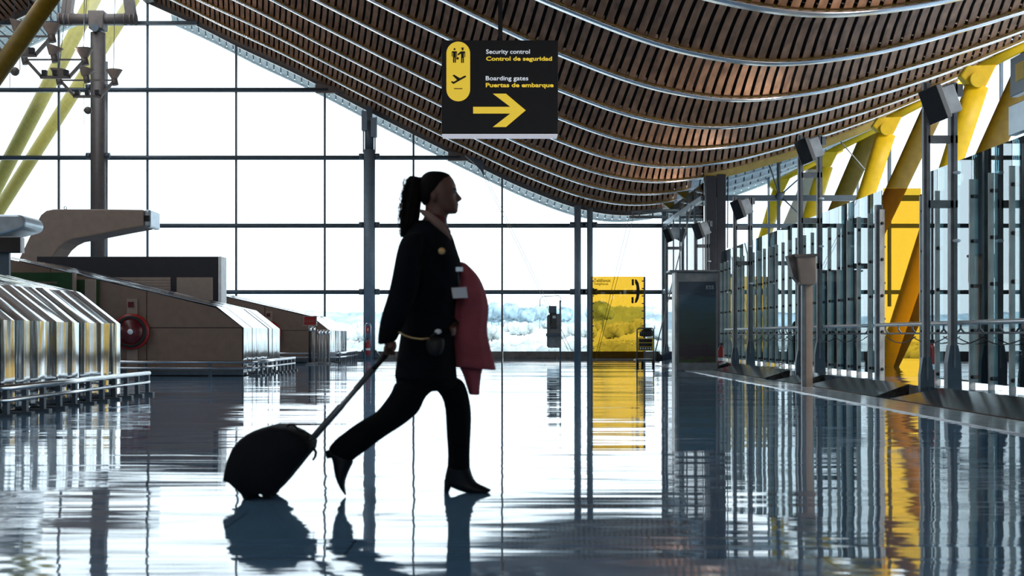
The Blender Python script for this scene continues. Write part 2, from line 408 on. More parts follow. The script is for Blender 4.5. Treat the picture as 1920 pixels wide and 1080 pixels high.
# side return of the glass wall and the clerestory over the screens
win = thing('window_2', (5.92, 42, 0), kind='structure')
DC = DW-3*BAY+.2
MB().box((5.90, DC, 0), (5.93, DW, 5.35)).build('glass_pane', 'glass_clear', win)
for z in TZ[:2]: MB().box((5.84, DC, z-.075), (5.98, DW, z+.075)).build('transom', 'light_steel', win)
for y in np.arange(DC+1.6, DW-.5, 1.63): MB().box((5.88, y-.03, 0), (5.95, y+.03, 5.35)).build('mullion', 'dark_steel', win)
win = thing('window_3', (9, DC, 5), kind='structure')
poly = [(6.2, DC, TZ[1]), (16.5, DC, TZ[1])]+[(x, DC, prof(x)-.1) for x in np.linspace(16.5, 6.2, 30)]
MB().prism(poly, (0, .02, 0)).build('glass_pane', 'glass_clear', win)
MB().box((6.2, DC-.1, TZ[1]-.08), (16.5, DC+.06, TZ[1]+.08)).build('transom', 'dark_steel', win)
for x in (8.13, 11.4, 14.7): MB().box((x-.045, DC-.08, TZ[1]-3.2), (x+.045, DC, prof(x))).build('mullion', 'dark_steel', win)
win = thing('window_4', (12, DW, 0), kind='structure')
MB().box((6.1, DW, -.2), (24, DW+.03, 7)).build('glass_pane', 'glass_clear', win)
for z in TZ[:2]: MB().box((6.1, DW-.18, z-.075), (24, DW-.02, z+.075)).build('transom', 'dark_steel', win)
for i in range(6): MB().box((6.54+3.29*i-.035, DW-.1, -.25), (6.54+3.29*i+.035, DW, 7)).build('mullion', 'dark_steel', win)

# corner column (big dark box) and thin posts
def simple(mb, name, m, label, cat, group=None, base=None, **k):
    o = mb.build(name, m, **k)
    if base is not None: set_origin(o, base)
    return tag(o, label, cat, group)
t = thing('corner_column', (6.1, DC-.2, 0), 'broad dark steel box column at the corner of the clerestory glazing', 'column')
MB().box((5.93, DC-.45, 0), (6.23, DC-.1, prof(6.1)-.05)).build('shaft', 'navy', t)
MB().box((6.27, DC-.35, 0), (6.52, DC-.1, prof(6.4)-.05)).build('shaft', 'navy', t)
MB().box((6.23, DC-.3, 2.2), (6.27, DC-.15, 4.9)).build('cover_strip', 'light_steel', t)

# ------------------------------------------------------------------ columns on the far wall
def col_round(name, x, d, r, z1, m, label, feet=True):
    t = thing(name, (x, d, 0), label, 'column')
    MB().tube([(x, d, 0), (x, d, z1)], r, 24).build('shaft', m, t)
    for s in (-1, 1):
        if feet: MB().prism([(x+s*(r-.02), d-.12, .02), (x+s*(r+.22), d-.12, .02), (x+s*(r+.22), d-.12, .06), (x+s*(r+.02), d-.12, .34)], (0, .2, 0)).build('foot_bracket', 'dark_steel', t)
        for z in TZ[:4]:
            if z < z1: MB().tube([(x+s*r, d, z), (x+s*(r+.16), d, z)], .11, 10).build('transom_clamp', 'dark_steel', t)
    return t
dcol = DW-.5
xa = (692.5-VX)*dcol/F
t = col_round('round_column', xa, dcol, .215, HC+(VY-281)*dcol/F, 'column_grey', 'grey round steel column between the counters and the walking woman')
MB().tube([(xa, dcol, HC+349*dcol/F), (xa, dcol, prof(xa)-.5)], .165, 20).build('upper_shaft', 'dark_steel', t)
for s in (-1, 1):
    zt = prof(xa+s*.23)-.02
    MB().box((xa+s*.21-.02, dcol-.1, HC+349*dcol/F-.1), (xa+s*.21+.02, dcol+.1, zt-.3)).build('side_plate', 'column_grey', t)
    MB().box((xa+s*.17-.10, dcol-.16, zt-.95), (xa+s*.17+.10, dcol+.16, zt-.25)).build('head_plate', 'column_grey', t)
MB().box((xa-.1, dcol-.15, prof(xa)-.75), (xa+.1, dcol+.15, prof(xa)+.02)).build('head_block', 'dark_steel', t)
for px, r, w in ((1083, .125, 'left one of two slim blue-grey posts left of the yellow telephone panel'), (1106, .11, 'slim blue-grey post touching the yellow telephone panel')):
    x = (px-VX)*dcol/F; col_round('slim_column', x, dcol, r, prof(x)-.05, 'column_grey', w.replace('left one of two slim', 'free-standing slim').replace(' left of', ' near'), feet=False)
x = (1245-VX)*dcol/F; t = thing('corner_post', (x, dcol, 0), 'dark square corner post beside the glass return near the poster stand', 'post')
MB().box((x-.08, dcol-.1, 0), (x+.08, dcol+.1, prof(x)-.05)).build('shaft', 'dark_steel', t)
# T-headed column under the skylight
d = 46.7; xc = (184-VX)*d/F; zc = HC+(VY-62)*d/F
t = col_round('t_head_column', xc, d, .27, zc, 'column_warm', 'tall round column with a T-shaped steel head under the skylight')
zb = HC+(VY-36)*d/F
MB().prism([(xc-.26, d-.3, zc+.1), (xc+.26, d-.3, zc+.1), (xc+.29, d-.3, zb+.26), (xc-.29, d-.3, zb+.26)], (0, .6, 0)).build('fork', 'column_warm', t, bevel=.03)
MB().tube([(xc, d-.4, zc+.1), (xc, d+.4, zc+.1)], .14, 16).build('hinge_pin', 'dark_steel', t)
mb = MB(); mb.tube([((110-VX)*d/F, d, zb), ((256-VX)*d/F, d, zb)], .2, 20)
for q in (112, 121, 131, 235, 246, 254): mb.tube([((q-VX)*d/F-.03, d, zb), ((q-VX)*d/F+.03, d, zb)], .23, 20)
mb.build('cross_tube', 'column_warm', t)
for a, b in ((124, 134), (247, 237)):
    MB().bar(((a-VX)*d/F, d, zb), ((b-VX)*d/F, d, zb+1.35), .35, .3, (0,1,0)).build('strut', 'column_warm', t)
MB().tube([((196-VX)*d/F, d+.2, 0), ((196-VX)*d/F, d+.2, zc-1)], .06, 8).build('downpipe', 'light_steel', t)
mb = MB(); mb.box((-17.1, 44.6, prof(-17)-.1), (-16.7, DW, prof(-17)+.35)); mb.build('x', 'column_warm').name = 'trim_3'; tag(bpy.data.objects['trim_3'], kind='structure')
mb = MB(); mb.box((-13.2, 44.6, prof(-13.1)-.1), (-12.8, DW, prof(-13.1)+.3)); mb.build('x', 'column_warm').name = 'trim_4'; tag(bpy.data.objects['trim_4'], kind='structure')

# ------------------------------------------------------------------ left yellow struts
def tube_strut(name, pts, d, r, m, label, flat=.7):
    p = [P(x, y, d) for x, y in pts]; mb = MB(); mb.tube(p, r, 20)
    return simple(mb, name, m, label, 'strut', 'inclined yellow roof struts at the far left', base=p[-1])
tube_strut('roof_strut', [(210, -170), (-392, 690)], 33, .235, 'yellow_shaded', 'thick inclined olive-yellow tube nearest the upper left corner')
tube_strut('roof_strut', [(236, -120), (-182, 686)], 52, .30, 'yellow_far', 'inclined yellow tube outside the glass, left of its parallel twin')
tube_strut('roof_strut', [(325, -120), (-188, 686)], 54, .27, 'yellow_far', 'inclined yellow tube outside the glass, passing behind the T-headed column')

# ------------------------------------------------------------------ steel clad counters
XF = -5.4
def counter(d0, L, n, label, near=True):
    t = thing('service_counter', (XF-3, d0+L/2, 0), label, 'counter', 'steel-clad service counters')
    K = [(XF, .02), (XF, 1.0), (-5.96, 1.44), (-10.6, 2.52)]
    # core body just inside the cladding
    e = .04
    body = [(-14, d0, .0), (XF-e, d0, .0), (XF-e, d0, 1.0-e), (-5.96-e, d0, 1.44-e), (-10.6, d0, 2.52-e*1.3), (-14, d0, 2.52-e*1.3)]
    MB().prism([(x, y+.03, z) for x, y, z in body], (0, L-.03, 0)).build('core', 'dark_seam', t)
    g = .008
    lowx = [-14, -9.4, -7.4, XF-.012]
    for a, b in zip(lowx[:-1], lowx[1:]):
        MB().box((a+g, d0-.01, .02), (b-g, d0+.02, 1.0-g)).build('end_panel', 'brown_panel', t)
    zt = lambda x: 2.52-(x+10.6)*(2.52-1.44)/(4.64) if x > -10.6 else 2.52
    U = [[(-14, 1.0), (-9.4-g, 1.0), (-9.4-g, zt(-9.4)), (-10.6, 2.52), (-14, 2.52)], [(-9.4+g, 1.0), (-7.4-g, 1.0), (-7.4-g, zt(-7.4)), (-9.4+g, zt(-9.4))],
         [(-7.4+g, 1.0), (XF-.012, 1.0), (-5.965, 1.43), (-7.4+g, zt(-7.4))]]
    for u in U: MB().prism([(x, d0-.01, z+(g if z == 1.0 else -.015)) for x, z in u], (0, .03, 0)).build('end_panel', 'brown_panel', t)
    MB().box((-14, d0-.016, .02), (XF, d0, .12)).build('kick_plate', 'dark_steel', t)
    rnd = random.Random(int(d0*10)); st = L/n
    for i in range(n):
        y0 = d0+i*st+.006; y1 = d0+(i+1)*st-.006; a0 = rnd.uniform(-.008, .008); a1 = rnd.uniform(-.008, .008)
        mb = MB(); m_ = 6; vs = []; bow = rnd.uniform(-.006, .010)
        prof_pts = [(K[0], (1, 0)), (K[1], (.9, .3)), (K[2], (.5, .8)), (K[3], (.23, .97))]
        for j in range(m_+1):
            u = j/m_; yy = y0+(y1-y0)*u; off = a0+(a1-a0)*u+bow*math.sin(math.pi*u)
            for (kx, kz), (nx, nz) in prof_pts: vs.append((kx+nx*off, yy, kz+nz*off))
        mb.add(vs, [(j*4+q, (j+1)*4+q, (j+1)*4+q+1, j*4+q+1) for j in range(m_) for q in range(3)])
        o = mb.build('steel_panel', 'steel_sheet', t)
        md = o.modifiers.new('s', 'SOLIDIFY'); md.thickness = .012; md.offset = 0
    MB().prism([(XF, d0+L, 0), (XF, d0+L, 1.0), (-5.96, d0+L, 1.44), (-10.6, d0+L, 2.52), (-14, d0+L, 2.52), (-14, d0+L, 0)], (0, .02, 0)).build('rear_panel', 'light_steel', t)
    return t
counter(13.3, 4.75, 11, 'nearest counter, its polished steel face catching yellow reflections')
counter(26.6, 4.35, 9, 'middle counter with a brown end panel carrying the round hose reel')
counter(39.8, 4.4, 9, 'farthest counter, standing behind the row of queue posts')
# bumper rails
def bumper(d0, n, step, label, xl):
    t = thing('bumper_rail', (-5.05, d0, 0), label, 'railing', 'low steel bumper rails round the counters')
    L = n*step
    for z, r in ((.30, .034), (.175, .026)):
        MB().tube([(xl, d0-.02, z), (-5.14, d0-.02, z), (-5.05, d0+.08, z), (-5.05, d0+L+.1, z)], r, 12).build('rail', 'chrome', t)
    for i in range(n+1):
        y = d0+.1+i*step
        mb = MB(); mb.box((-5.09, y-.035, 0), (-5.04, y+.035, .29)); mb.box((-5.22, y-.05, 0), (-4.98, y+.05, .03)); mb.build('post', 'dark_steel', t)
    x = -6.0
    while x > xl:
        mb = MB(); mb.box((x-.03, d0-.03, 0), (x+.03, d0+.02, .29)); mb.build('post', 'dark_steel', t); x -= 1.35
    return t
bumper(12.95, 10, .52, 'low twin-tube rail in front of the nearest steel-clad counter', -6.6)
bumper(26.25, 9, .52, 'low twin-tube rail round the middle steel-clad counter', -12)
bumper(39.45, 9, .52, 'low twin-tube rail round the farthest steel-clad counter', -9)

# things about the middle counter
t = thing('hose_reel', (P(246, 622, 26.5).x, 26.55, .3), 'dark red round fire hose reel on the brown end panel', 'hose reel')
c = P(246, 622, 26.45)
MB().lathe([(0.001, -.06), (.07, -.06), (.36, -.05), (.375, -.03), (.375, .05), (.35, .06), (.001, .06)], (c.x, 26.46, c.z), 40, 'y').build('disc', 'red', t)
MB().lathe([(.27, -.075), (.31, -.085), (.33, -.07), (.33, -.04)], (c.x, 26.46, c.z), 40, 'y').build('hose_coil', 'black', t)
MB().lathe([(.001, -.085), (.245, -.080), (.255, -.05)], (c.x, 26.46, c.z), 40, 'y').build('reel_face', 'red_dark', t)
MB().lathe([(.001, -.10), (.055, -.10), (.06, -.07)], (c.x, 26.46, c.z), 24, 'y').build('hub', 'sign_white', t)
MB().box(P(237, 705, 26.56)-Vector((0, .02, 0)), P(256, 500, 26.56)+Vector((0, .01, 0))).build('back_board', 'sand_grey', t) if False else MB().box((P(237, 0, 26.5).x, 26.53, 0), (P(256, 0, 26.5).x, 26.58, HC+(VY-560)*26.5/F)).build('back_board', 'sand_grey', t)
a = P(240, 566, 26.5); b = P(250, 576, 26.5); MB().box((a.x, 26.50, b.z), (b.x, 26.53, a.z)).build('alarm_box', 'red_dark', t)
copy_thing(t, (.43, 13.19, 0), 'dark red hose reel on the farthest counter, half hidden behind the middle one')
t = thing('information_board', (P(60, 600, 26.3).x, 26.35, 0), 'dark green board with airport lettering above the nearest counter', 'sign')
MB().box((P(-60, 0, 26.3).x, 26.3, .02), (P(136, 0, 26.3).x, 26.4, P(0, 511, 26.3).z)).build('panel', 'green_sign', t)
MB().box((P(136, 0, 26.3).x, 26.28, .02), (P(140, 0, 26.3).x, 26.42, P(0, 511, 26.3).z)).build('side_frame', 'sand_grey', t)
text_part('Aeropuerto', P(62, 0, 26.3).x, P(107.5, 0, 26.3).x, P(0, 534, 26.3).z, P(0, 526, 26.3).z, 26.295, 'collar', t, bold=.02)
text_part('Airport', P(88, 0, 26.3).x, P(117, 0, 26.3).x, P(0, 545, 26.3).z, P(0, 538, 26.3).z, 26.295, 'collar', t, bold=.02)
simple(MB().box((P(158, 0, 26.4).x, 26.42, 0), (P(178, 0, 26.4).x, 26.5, P(0, 524, 26.4).z)), 'beige_totem', 'sand_grey', 'narrow beige upright panel between green board and hose reel', 'panel', base=(P(168, 0, 26.4).x, 26.46, 0), bevel=.01)
simple(MB().box((P(141, 0, 26.5).x, 26.5, 0), (P(184, 0, 26.5).x, 26.575, P(0, 519, 26.5).z-.06)), 'door_panel', 'green_sign', 'very dark green flat panel beside the airport lettering board', 'panel', base=(P(160, 0, 26.5).x, 26.55, 0))

# portal cabinet behind
dd = 33.0; t = thing('wall_cabinet', ((240-VX)*dd/F, dd+.3, 0), 'wide navy cabinet with brown panels behind the middle counter', 'cabinet')
def fbox(x0, y0, x1, y1, d, th): a = P(x0, y0, d); b = P(x1, y1, d); return MB().box((a.x, d, max(0, b.z)), (b.x, d+th, a.z))
fbox(69, 481, 409, 720, dd, .6).build('carcass', 'navy', t, bevel=.01)
mb = MB()
for i in range(5): 
    a = P(206, 520+i*5.6, dd); b = P(320, 525+i*5.6, dd); mb.box((a.x, dd-.03, b.z), (b.x, dd, a.z))
mb.build('louvre_panel', 'sand_grey', t)
fbox(331, 520, 399, 600, dd-.03, .03).build('door', 'sand_grey', t, bevel=.01)
a = P(409.5, 481, dd); MB().box((a.x, dd-.01, 0), (P(415, 0, dd).x, dd+.62, a.z)).build('side_frame', 'white_paint', t)

# curved air outlet arms
def arm(pts_out, d, w, m, name, label, endpx=None):
    t = thing(name, (P(*pts_out[0], d).x, d+w/2, 0), label, 'air outlet', 'curved air outlets above the counters')
    poly = [P(x, y, d) for x, y in pts_out]
    MB().prism(poly, (0, w, 0)).build('duct', m, t, bevel=.04)
    return t
pts = [(24, 530), (36, 484), (52, 450), (66, 421), (76, 403), (86, 395), (100, 392), (180, 392), (269, 393), (269, 424), (225, 432), (165, 444), (135, 449), (122, 455), (110, 465), (98, 482), (86, 530)]
t = arm(pts, 34.4, 1.1, 'sand_grey', 'air_outlet_arm', 'curved beige outlet arm reaching over the navy cabinet')
poly = [P(x, y, 34.4) for x, y in ((24, 530), (86, 530), (80, 720), (18, 720))]; 
for p_ in poly[2:]: p_.z = 0
MB().prism(poly, (0, 1.1, 0)).build('stem', 'sand_grey', t)
fbox(270, 393, 282, 426, 34.45, 1.0).build('nozzle', 'light_steel', t, bevel=.05)
mb = MB()
for i in range(7): a = P(271+i*1.6, 404, 34.43); mb.box((a.x, 34.42, P(0, 415, 34.43).z), (a.x+.008, 34.45, a.z))
mb.build('grille', 'black', t)
mb = MB(); c = P(122.5, 390, 34.6); mb.lathe([(.03, -.012), (.045, -.012), (.045, .012), (.03, .012), (.03, -.012)], c, 14, 'y'); mb.build('lifting_eye', 'dark_steel', t)
pts = [(-80, 402), (36, 402), (44, 407), (47.5, 416), (46, 425), (38, 430), (0, 440), (-80, 460)]
t = arm(pts, 24.2, 1.0, 'light_steel', 'air_outlet_arm', 'blue-grey rounded outlet arm entering at the left edge')
poly = [P(-80, 402, 24.2), P(-40, 402, 24.2), P(-40, 700, 24.2), P(-80, 700, 24.2)]
for p_ in poly[2:]: p_.z = 0
MB().prism(poly, (0, 1, 0)).build('stem', 'light_steel', t)
t = thing('display_screen', (P(10, 470, 23).x, 23.1, P(0, 474, 23).z), 'small black screen below the blue-grey outlet arm', 'screen')
fbox(-60, 444, 38, 474, 23, .12).build('housing', 'black_gloss', t, bevel=.01)
fbox(38, 445, 40.5, 474, 23, .14).build('side_strip', 'white_paint', t)
MB().box((P(-30, 0, 23).x, 23.12, 0), (P(12, 0, 23).x, 23.2, P(0, 470, 23).z)).build('stand', 'dark_steel', t)

# ------------------------------------------------------------------ queue posts, NO ENTRY sign
specs = [(581, 37.86, 'black'), (588, 38.5, 'galv'), (597, 38.8, 'galv'), (603, 39.2, 'galv'), (609, 38.35, 'galv'), (616, 38.6, 'galv')]
labs = ['black queue post under the red no-entry plate', 'steel queue post touching the black one, tallest in its cluster', 'steel queue post third from the red plate',
        'steel queue post in the middle of the cluster, set farthest back', 'steel queue post next but one to the far counter corner', 'steel queue post nearest the far counter corner']
for (px, d, m), lb in zip(specs, labs):
    x = (px-VX)*d/F; h = 1.08 if px < 590 else .98
    t = thing('queue_post', (x, d, 0), lb, 'queue post', 'queue barrier posts by the far counter')
    MB().tube([(x, d, .02), (x, d, h)], .045 if px != 581 else .038, 16).build('post', m, t)
    MB().lathe([(.001, .05), (.05, .045), (.125, .02), (.13, 0), (.001, 0)], (x, d, 0), 24).build('base', 'frame_steel', t)
    MB().lathe([(.052, h-.10), (.058, h-.08), (.055, h), (.035, h+.035), (.001, h+.04)], (x, d, 0), 16).build('cap', 'chrome', t)
mb = MB()
t = thing('no_entry_sign', (P(581, 0, 37.8).x, 37.8, P(0, 612, 37.8).z), 'red rectangular plate reading NO ENTRY on a queue post', 'sign')
fbox(570, 593.5, 592.5, 609.5, 37.8, .03).build('plate', 'red_sign', t)
mb = MB()
for (a, b, c_, d_) in ((569, 592.5, 594, 593.5), (592.5, 593, 594, 611), (569, 593, 570, 611), (569, 609.5, 594, 610.5)):
    p, q = P(a, b, 37.78), P(c_, d_, 37.78); mb.box((p.x, 37.77, q.z), (q.x, 37.84, p.z))
mb.build('frame', 'galv', t)
text_part('NO ENTRY', P(572, 0, 37.8).x, P(590.5, 0, 37.8).x, P(0, 604, 37.8).z, P(0, 600.5, 37.8).z, 37.795, 'collar', t)
MB().box((P(580, 0, 37.8).x, 37.82, P(0, 614, 37.8).z), (P(582, 0, 37.8).x, 37.86, P(0, 608, 37.8).z)).build('bracket', 'galv', t)

# fire extinguishers
def extinguisher(x, y, z, s, label, name='fire_extinguisher'):
    t = thing(name, (x, y, z), label, 'fire extinguisher')
    MB().lathe([(.001, 0), (.075*s, 0), (.08*s, .02*s), (.08*s, .44*s), (.06*s, .50*s), (.025*s, .53*s), (.025*s, .57*s), (.001, .57*s)], (x, y, z), 20).build('cylinder', 'red', t)
    MB().box((x-.02*s, y-.08*s, z+.57*s), (x+.03*s, y+.03*s, z+.62*s)).build('valve', 'black', t)
    MB().tube([(x-.02*s, y, z+.6*s), (x-.10*s, y, z+.55*s), (x-.11*s, y, z+.35*s), (x-.09*s, y, z+.12*s)], .012*s, 8).build('hose', 'black', t)
    MB().lathe([(.0815*s, .18*s), (.0815*s, .26*s)], (x, y, z), 20).build('label_band', 'sign_white', t)
    return t
d = 46.3; x = (690-VX)*d/F
t = thing('extinguisher_stand', (x, d, 0), 'slim steel hoop stand with a red and white pictogram at the round column', 'stand')
zt = HC+(VY-606)*d/F
MB().tube([(x-.10, d, 0), (x-.10, d, zt-.1)]+[(x-.1*math.cos(a), d, zt-.1+.1*math.sin(a)) for a in np.linspace(.2, 2.9, 8)]+[(x+.10, d, zt-.1), (x+.10, d, 0)], .018, 8).build('hoop', 'chrome', t)
MB().box((x-.07, d-.02, zt-.34), (x+.07, d, zt-.12)).build('pictogram', 'red_sign', t)
MB().box((x-.015, d-.03, zt-.29), (x+.015, d-.02, zt-.17)).build('pictogram_mark', 'sign_white', t)
MB().box((x-.09, d-.02, .10), (x+.09, d+.05, .13)).build('shelf', 'frame_steel', t)
extinguisher(x, d-.02, .13, 1.0, 'red extinguisher held in the steel hoop stand')
extinguisher(P(1352, 0, 33).x, 33, .0, 1.05, 'red extinguisher standing behind the poster stand')
x = 6.3*1+.15
extinguisher(P(1743, 0, 18.8).x, 18.8, .157, 1.0, 'dark red extinguisher behind the large lighting frame')

# ------------------------------------------------------------------ telephone corner
d = 45.6
t = thing('telephone_panel', (P(1159, 0, d).x, d, 0), 'tall transparent yellow glass panel with telephone lettering and handset', 'panel')
fbox(1110, 518.5, 1207, 672, d, .02).build('glass', 'glass_yellow', t)
for px in (1108.5, 1208.5):
    a = P(px, 519, d); MB().box((a.x-.03, d-.02, 0), (a.x+.03, d+.05, a.z)).build('upright', 'dark_steel', t)
mb = MB()
for i in range(10):
    for px, s in ((1111, 1), (1206, -1)):
        a = P(px, 527+i*14, d); mb.box((a.x-.05, d-.025, a.z-.02), (a.x+.05, d-.003, a.z+.02))
mb.build('clamps', 'dark_steel', t)
text_part('Teléfonos', P(1113.5, 0, d).x, P(1144.5, 0, d).x, P(0, 529, d).z, P(0, 522.5, d).z, d-.004, 'black', t, bold=.012)
text_part('Telephones', P(1113.5, 0, d).x, P(1140.5, 0, d).x, P(0, 535.8, d).z, P(0, 530, d).z, d-.004, 'black', t, name='small_lettering', bold=.01)
mb = MB()
q = [(1190.5, 523.5), (1194, 524.5), (1197.5, 531), (1199.3, 541), (1199.3, 551), (1197.5, 560), (1194, 567), (1190, 568.5), (1191, 562), (1193, 556), (1193.6, 546), (1193, 536), (1190.5, 530)]
mb.prism([P(a, b, d-.01) for a, b in q], (0, .008, 0))
for (a, b, c_, e) in ((1184.5, 523.5, 1188.5, 535), (1184, 557, 1188, 568.5)):
    p, r = P(a, b, d), P(c_, e, d); mb.box((p.x, d-.01, r.z), (r.x, d-.002, p.z))
mb.build('handset_symbol', 'black', t)
# pay phone
d = 44.2
t = thing('pay_telephone', (P(1050.5, 0, d).x, d, 0), 'grey public telephone with rounded back board on a thin post', 'telephone')
MB().box((P(1049, 0, d).x, d, 0), (P(1052, 0, d).x, d+.06, P(0, 563, d).z)).build('post', 'dark_steel', t)
q = [(1025.5, 593), (1028, 590), (1052.5, 588), (1052.5, 652), (1028, 652), (1025.5, 649)]
MB().prism([P(a, b, d-.03) for a, b in q], (0, .05, 0)).build('back_board', 'frame_steel', t, bevel=.01)
fbox(1030.5, 587, 1044, 616, d-.22, .18).build('telephone_body', 'black_gloss', t, bevel=.02)
fbox(1029, 573.5, 1043.5, 587, d-.2, .16).build('top_housing', 'dark_steel', t, bevel=.01)
fbox(1024, 625, 1052, 630.5, d-.3, .26).build('shelf', 'dark_steel', t, bevel=.01)
fbox(1031, 591, 1034, 607, d-.27, .05).build('handset', 'black', t, bevel=.01)
fbox(1036, 592, 1042, 597, d-.225, .01).build('display', 'light_steel', t)
mb = MB(); mb.tube([P(1012.5, 575, d), P(1012.5, 562, d), P(1017, 556, d), P(1048, 554.5, d), P(1052, 560, d), P(1052, 566, d)], .012, 8); mb.build('wire_hoop', 'galv', t)
# brace cables
def cable(name, a, b, r, label, group='thin bracing cables at the far glass wall'):
    a = Vector(a); b = Vector(b); simple(MB().tube([a, b], r, 6), name, 'galv', label, 'cable', group, base=b)
for dx in (0, 4): cable('bracing_cable', P(903+dx, 322, 46.4), P(1066+dx*1.5, 658, 46.4), .008, 'thin cable slanting down from the roof to the pay telephone')
for dx in (0, 8): cable('bracing_cable', P(1180+dx, 405, 46.2), P(1115.5+dx*.4, 672.5, 46.2), .009, 'thin cable slanting down behind the yellow telephone panel')
simple(MB().prism([P(872, 292, 46.4), P(905, 300, 46.4), P(908, 330, 46.4), P(900, 318, 46.4), P(885, 303, 46.4)], (0, .1, 0)), 'cable_bracket', 'dark_steel', 'dark pointed bracket under the roof edge above the cables', 'bracket', base=P(890, 300, 46.4))

# ------------------------------------------------------------------ luggage trolley with bag, seated person behind the kiosk
d = 35.5; px0 = 1194; S = d/F
t = thing('luggage_trolley', (P(1210, 0, d).x, d, 0), 'airport luggage trolley with yellow framed advert plate near the poster stand', 'trolley')
x0, x1 = P(1193, 0, d).x, P(1227, 0, d).x; zt = P(0, 615.5, d).z
mb = MB(); mb.tube([(x0+.02, d, .12), (x0+.02, d, zt-.05), (x0+.06, d, zt), (x1-.06, d, zt), (x1-.02, d, zt-.05), (x1-.02, d, .12)], .018, 8)
mb.tube([(x0+.02, d+.8, .15), (x0+.02, d, .15)], .018, 8); mb.tube([(x1-.02, d+.8, .15), (x1-.02, d, .15)], .018, 8); mb.build('frame', 'dark_steel', t)
z0, z1 = P(0, 658, d).z, P(0, 634, d).z
MB().box((x0+.03, d-.05, z0), (x1-.03, d-.01, z1)).build('advert_plate', 'yellow_sign', t, bevel=.02)
mb = MB(); mb.box((x0+.07, d-.06, z0+.24), (x1-.07, d-.045, z1-.025)); mb.box((x0+.07, d-.06, z0+.13), (x1-.07, d-.045, z0+.215)); mb.box((x0+.07, d-.06, z0+.03), (x1-.07, d-.045, z0+.11)); mb.build('advert_bands', 'black_gloss', t)
mb = MB()
for i in range(5): mb.lathe([(.001, -.075), (.022, -.075), (.022, -.06)], (x0+.11+i*(x1-x0-.22)/4, d, z0+.07), 12, 'y')
mb.build('logo_dots', 'sign_white', t)
mb = MB()
for zz in (P(0, 633, d).z, P(0, 622, d).z): mb.tube([(x0+.03, d, zz), (x0+.03, d+.25, zz), (x1-.03, d+.25, zz), (x1-.03, d, zz)], .008, 6)
for i in range(9):
    xx = x0+.04+i*(x1-x0-.08)/8; mb.tube([(xx, d-.005, P(0, 633, d).z), (xx, d-.005, P(0, 622, d).z)], .005, 5)
mb.build('basket', 'frame_steel', t)
for xx, yy in ((x0+.03, d), (x1-.03, d), ((x0+x1)/2, d+.75)):
    MB().lathe([(.02, -.03), (.085, -.03), (.085, .03), (.02, .03)], (xx, yy, .085), 16, 'x').build('wheel', 'black', t)
MB().box((x0+.03, d, .13), (x1-.03, d+.8, .19)).build('platform', 'dark_steel', t)
mb = MB(); mb.loft([(1200, 632, 1225, 632, .1, .12), (1198, 627, 1227, 627, .13, .12), (1201, 621, 1226, 621, .12, .12), (1208, 616, 1222, 616, .08, .12), (1212, 614, 1219, 614.5, .04, .12)], d, 14, wob=.12)
o = simple(mb, 'travel_bag', 'black', 'dark soft bag lying in the basket of the trolley', 'bag', base=P(1212, 632, d), sub=1)

# person resting on the floor, mostly behind the poster stand
def remesh(o, vs=.012, smooth=6):
    m = o.modifiers.new('remesh', 'REMESH'); m.mode = 'VOXEL'; m.voxel_size = vs; m.use_smooth_shade = True
    m = o.modifiers.new('smooth', 'SMOOTH'); m.iterations = smooth; m.factor = .5
d = 34.0
t = thing('person', (P(1275, 0, d).x, d, 0), 'person in jeans sitting on the floor behind the poster stand with legs stretched out', 'person')
mb = MB()
mb.loft([(1262, 672, 1290, 672, .16, 0), (1265, 660, 1288, 660, .15, 0), (1266, 645, 1290, 645, .17, 0), (1266, 634, 1290, 634, .16, 0), (1272, 628, 1286, 628, .06, 0), (1272, 620, 1286, 622, .08, 0), (1271, 612, 1287, 614, .09, 0), (1275, 607, 1284, 607, .05, 0)], d)
for s in (-1, 1): mb.loft([(1275, 668, 1275, 678, .08, s*.12), (1262, 661, 1262, 672, .08, s*.12), (1250, 664, 1250, 674, .06, s*.12), (1238, 669, 1238, 677, .05, s*.12), (1232, 671, 1232, 677, .04, s*.12)], d)
o = mb.build('body', 'skin', t); remesh(o, .02)
mb = MB()
for s in (-1, 1): mb.loft([(1280, 666, 1280, 680, .09, s*.12), (1262, 659, 1262, 673, .09, s*.12), (1250, 662, 1250, 675, .075, s*.12), (1240, 667, 1240, 677, .065, s*.12)], d)
mb.build('jeans', 'jeans', t)
MB().loft([(1260, 674, 1293, 674, .18, 0), (1263, 650, 1291, 650, .18, 0), (1264, 634, 1292, 634, .18, 0), (1270, 629, 1288, 629, .1, 0)], d).build('jumper', 'jacket', t)
for s in (-1, 1): MB().loft([(1240, 666, 1241, 677, .05, s*.12), (1234, 661, 1232, 678, .05, s*.12), (1231, 658, 1229, 676, .045, s*.12), (1229, 660, 1228, 672, .03, s*.12)], d).build('shoe', 'black', t)
MB().ball(P(1279, 611, d)+Vector((.01, .01, .02)), .115, 10).build('hair', 'hair', t)

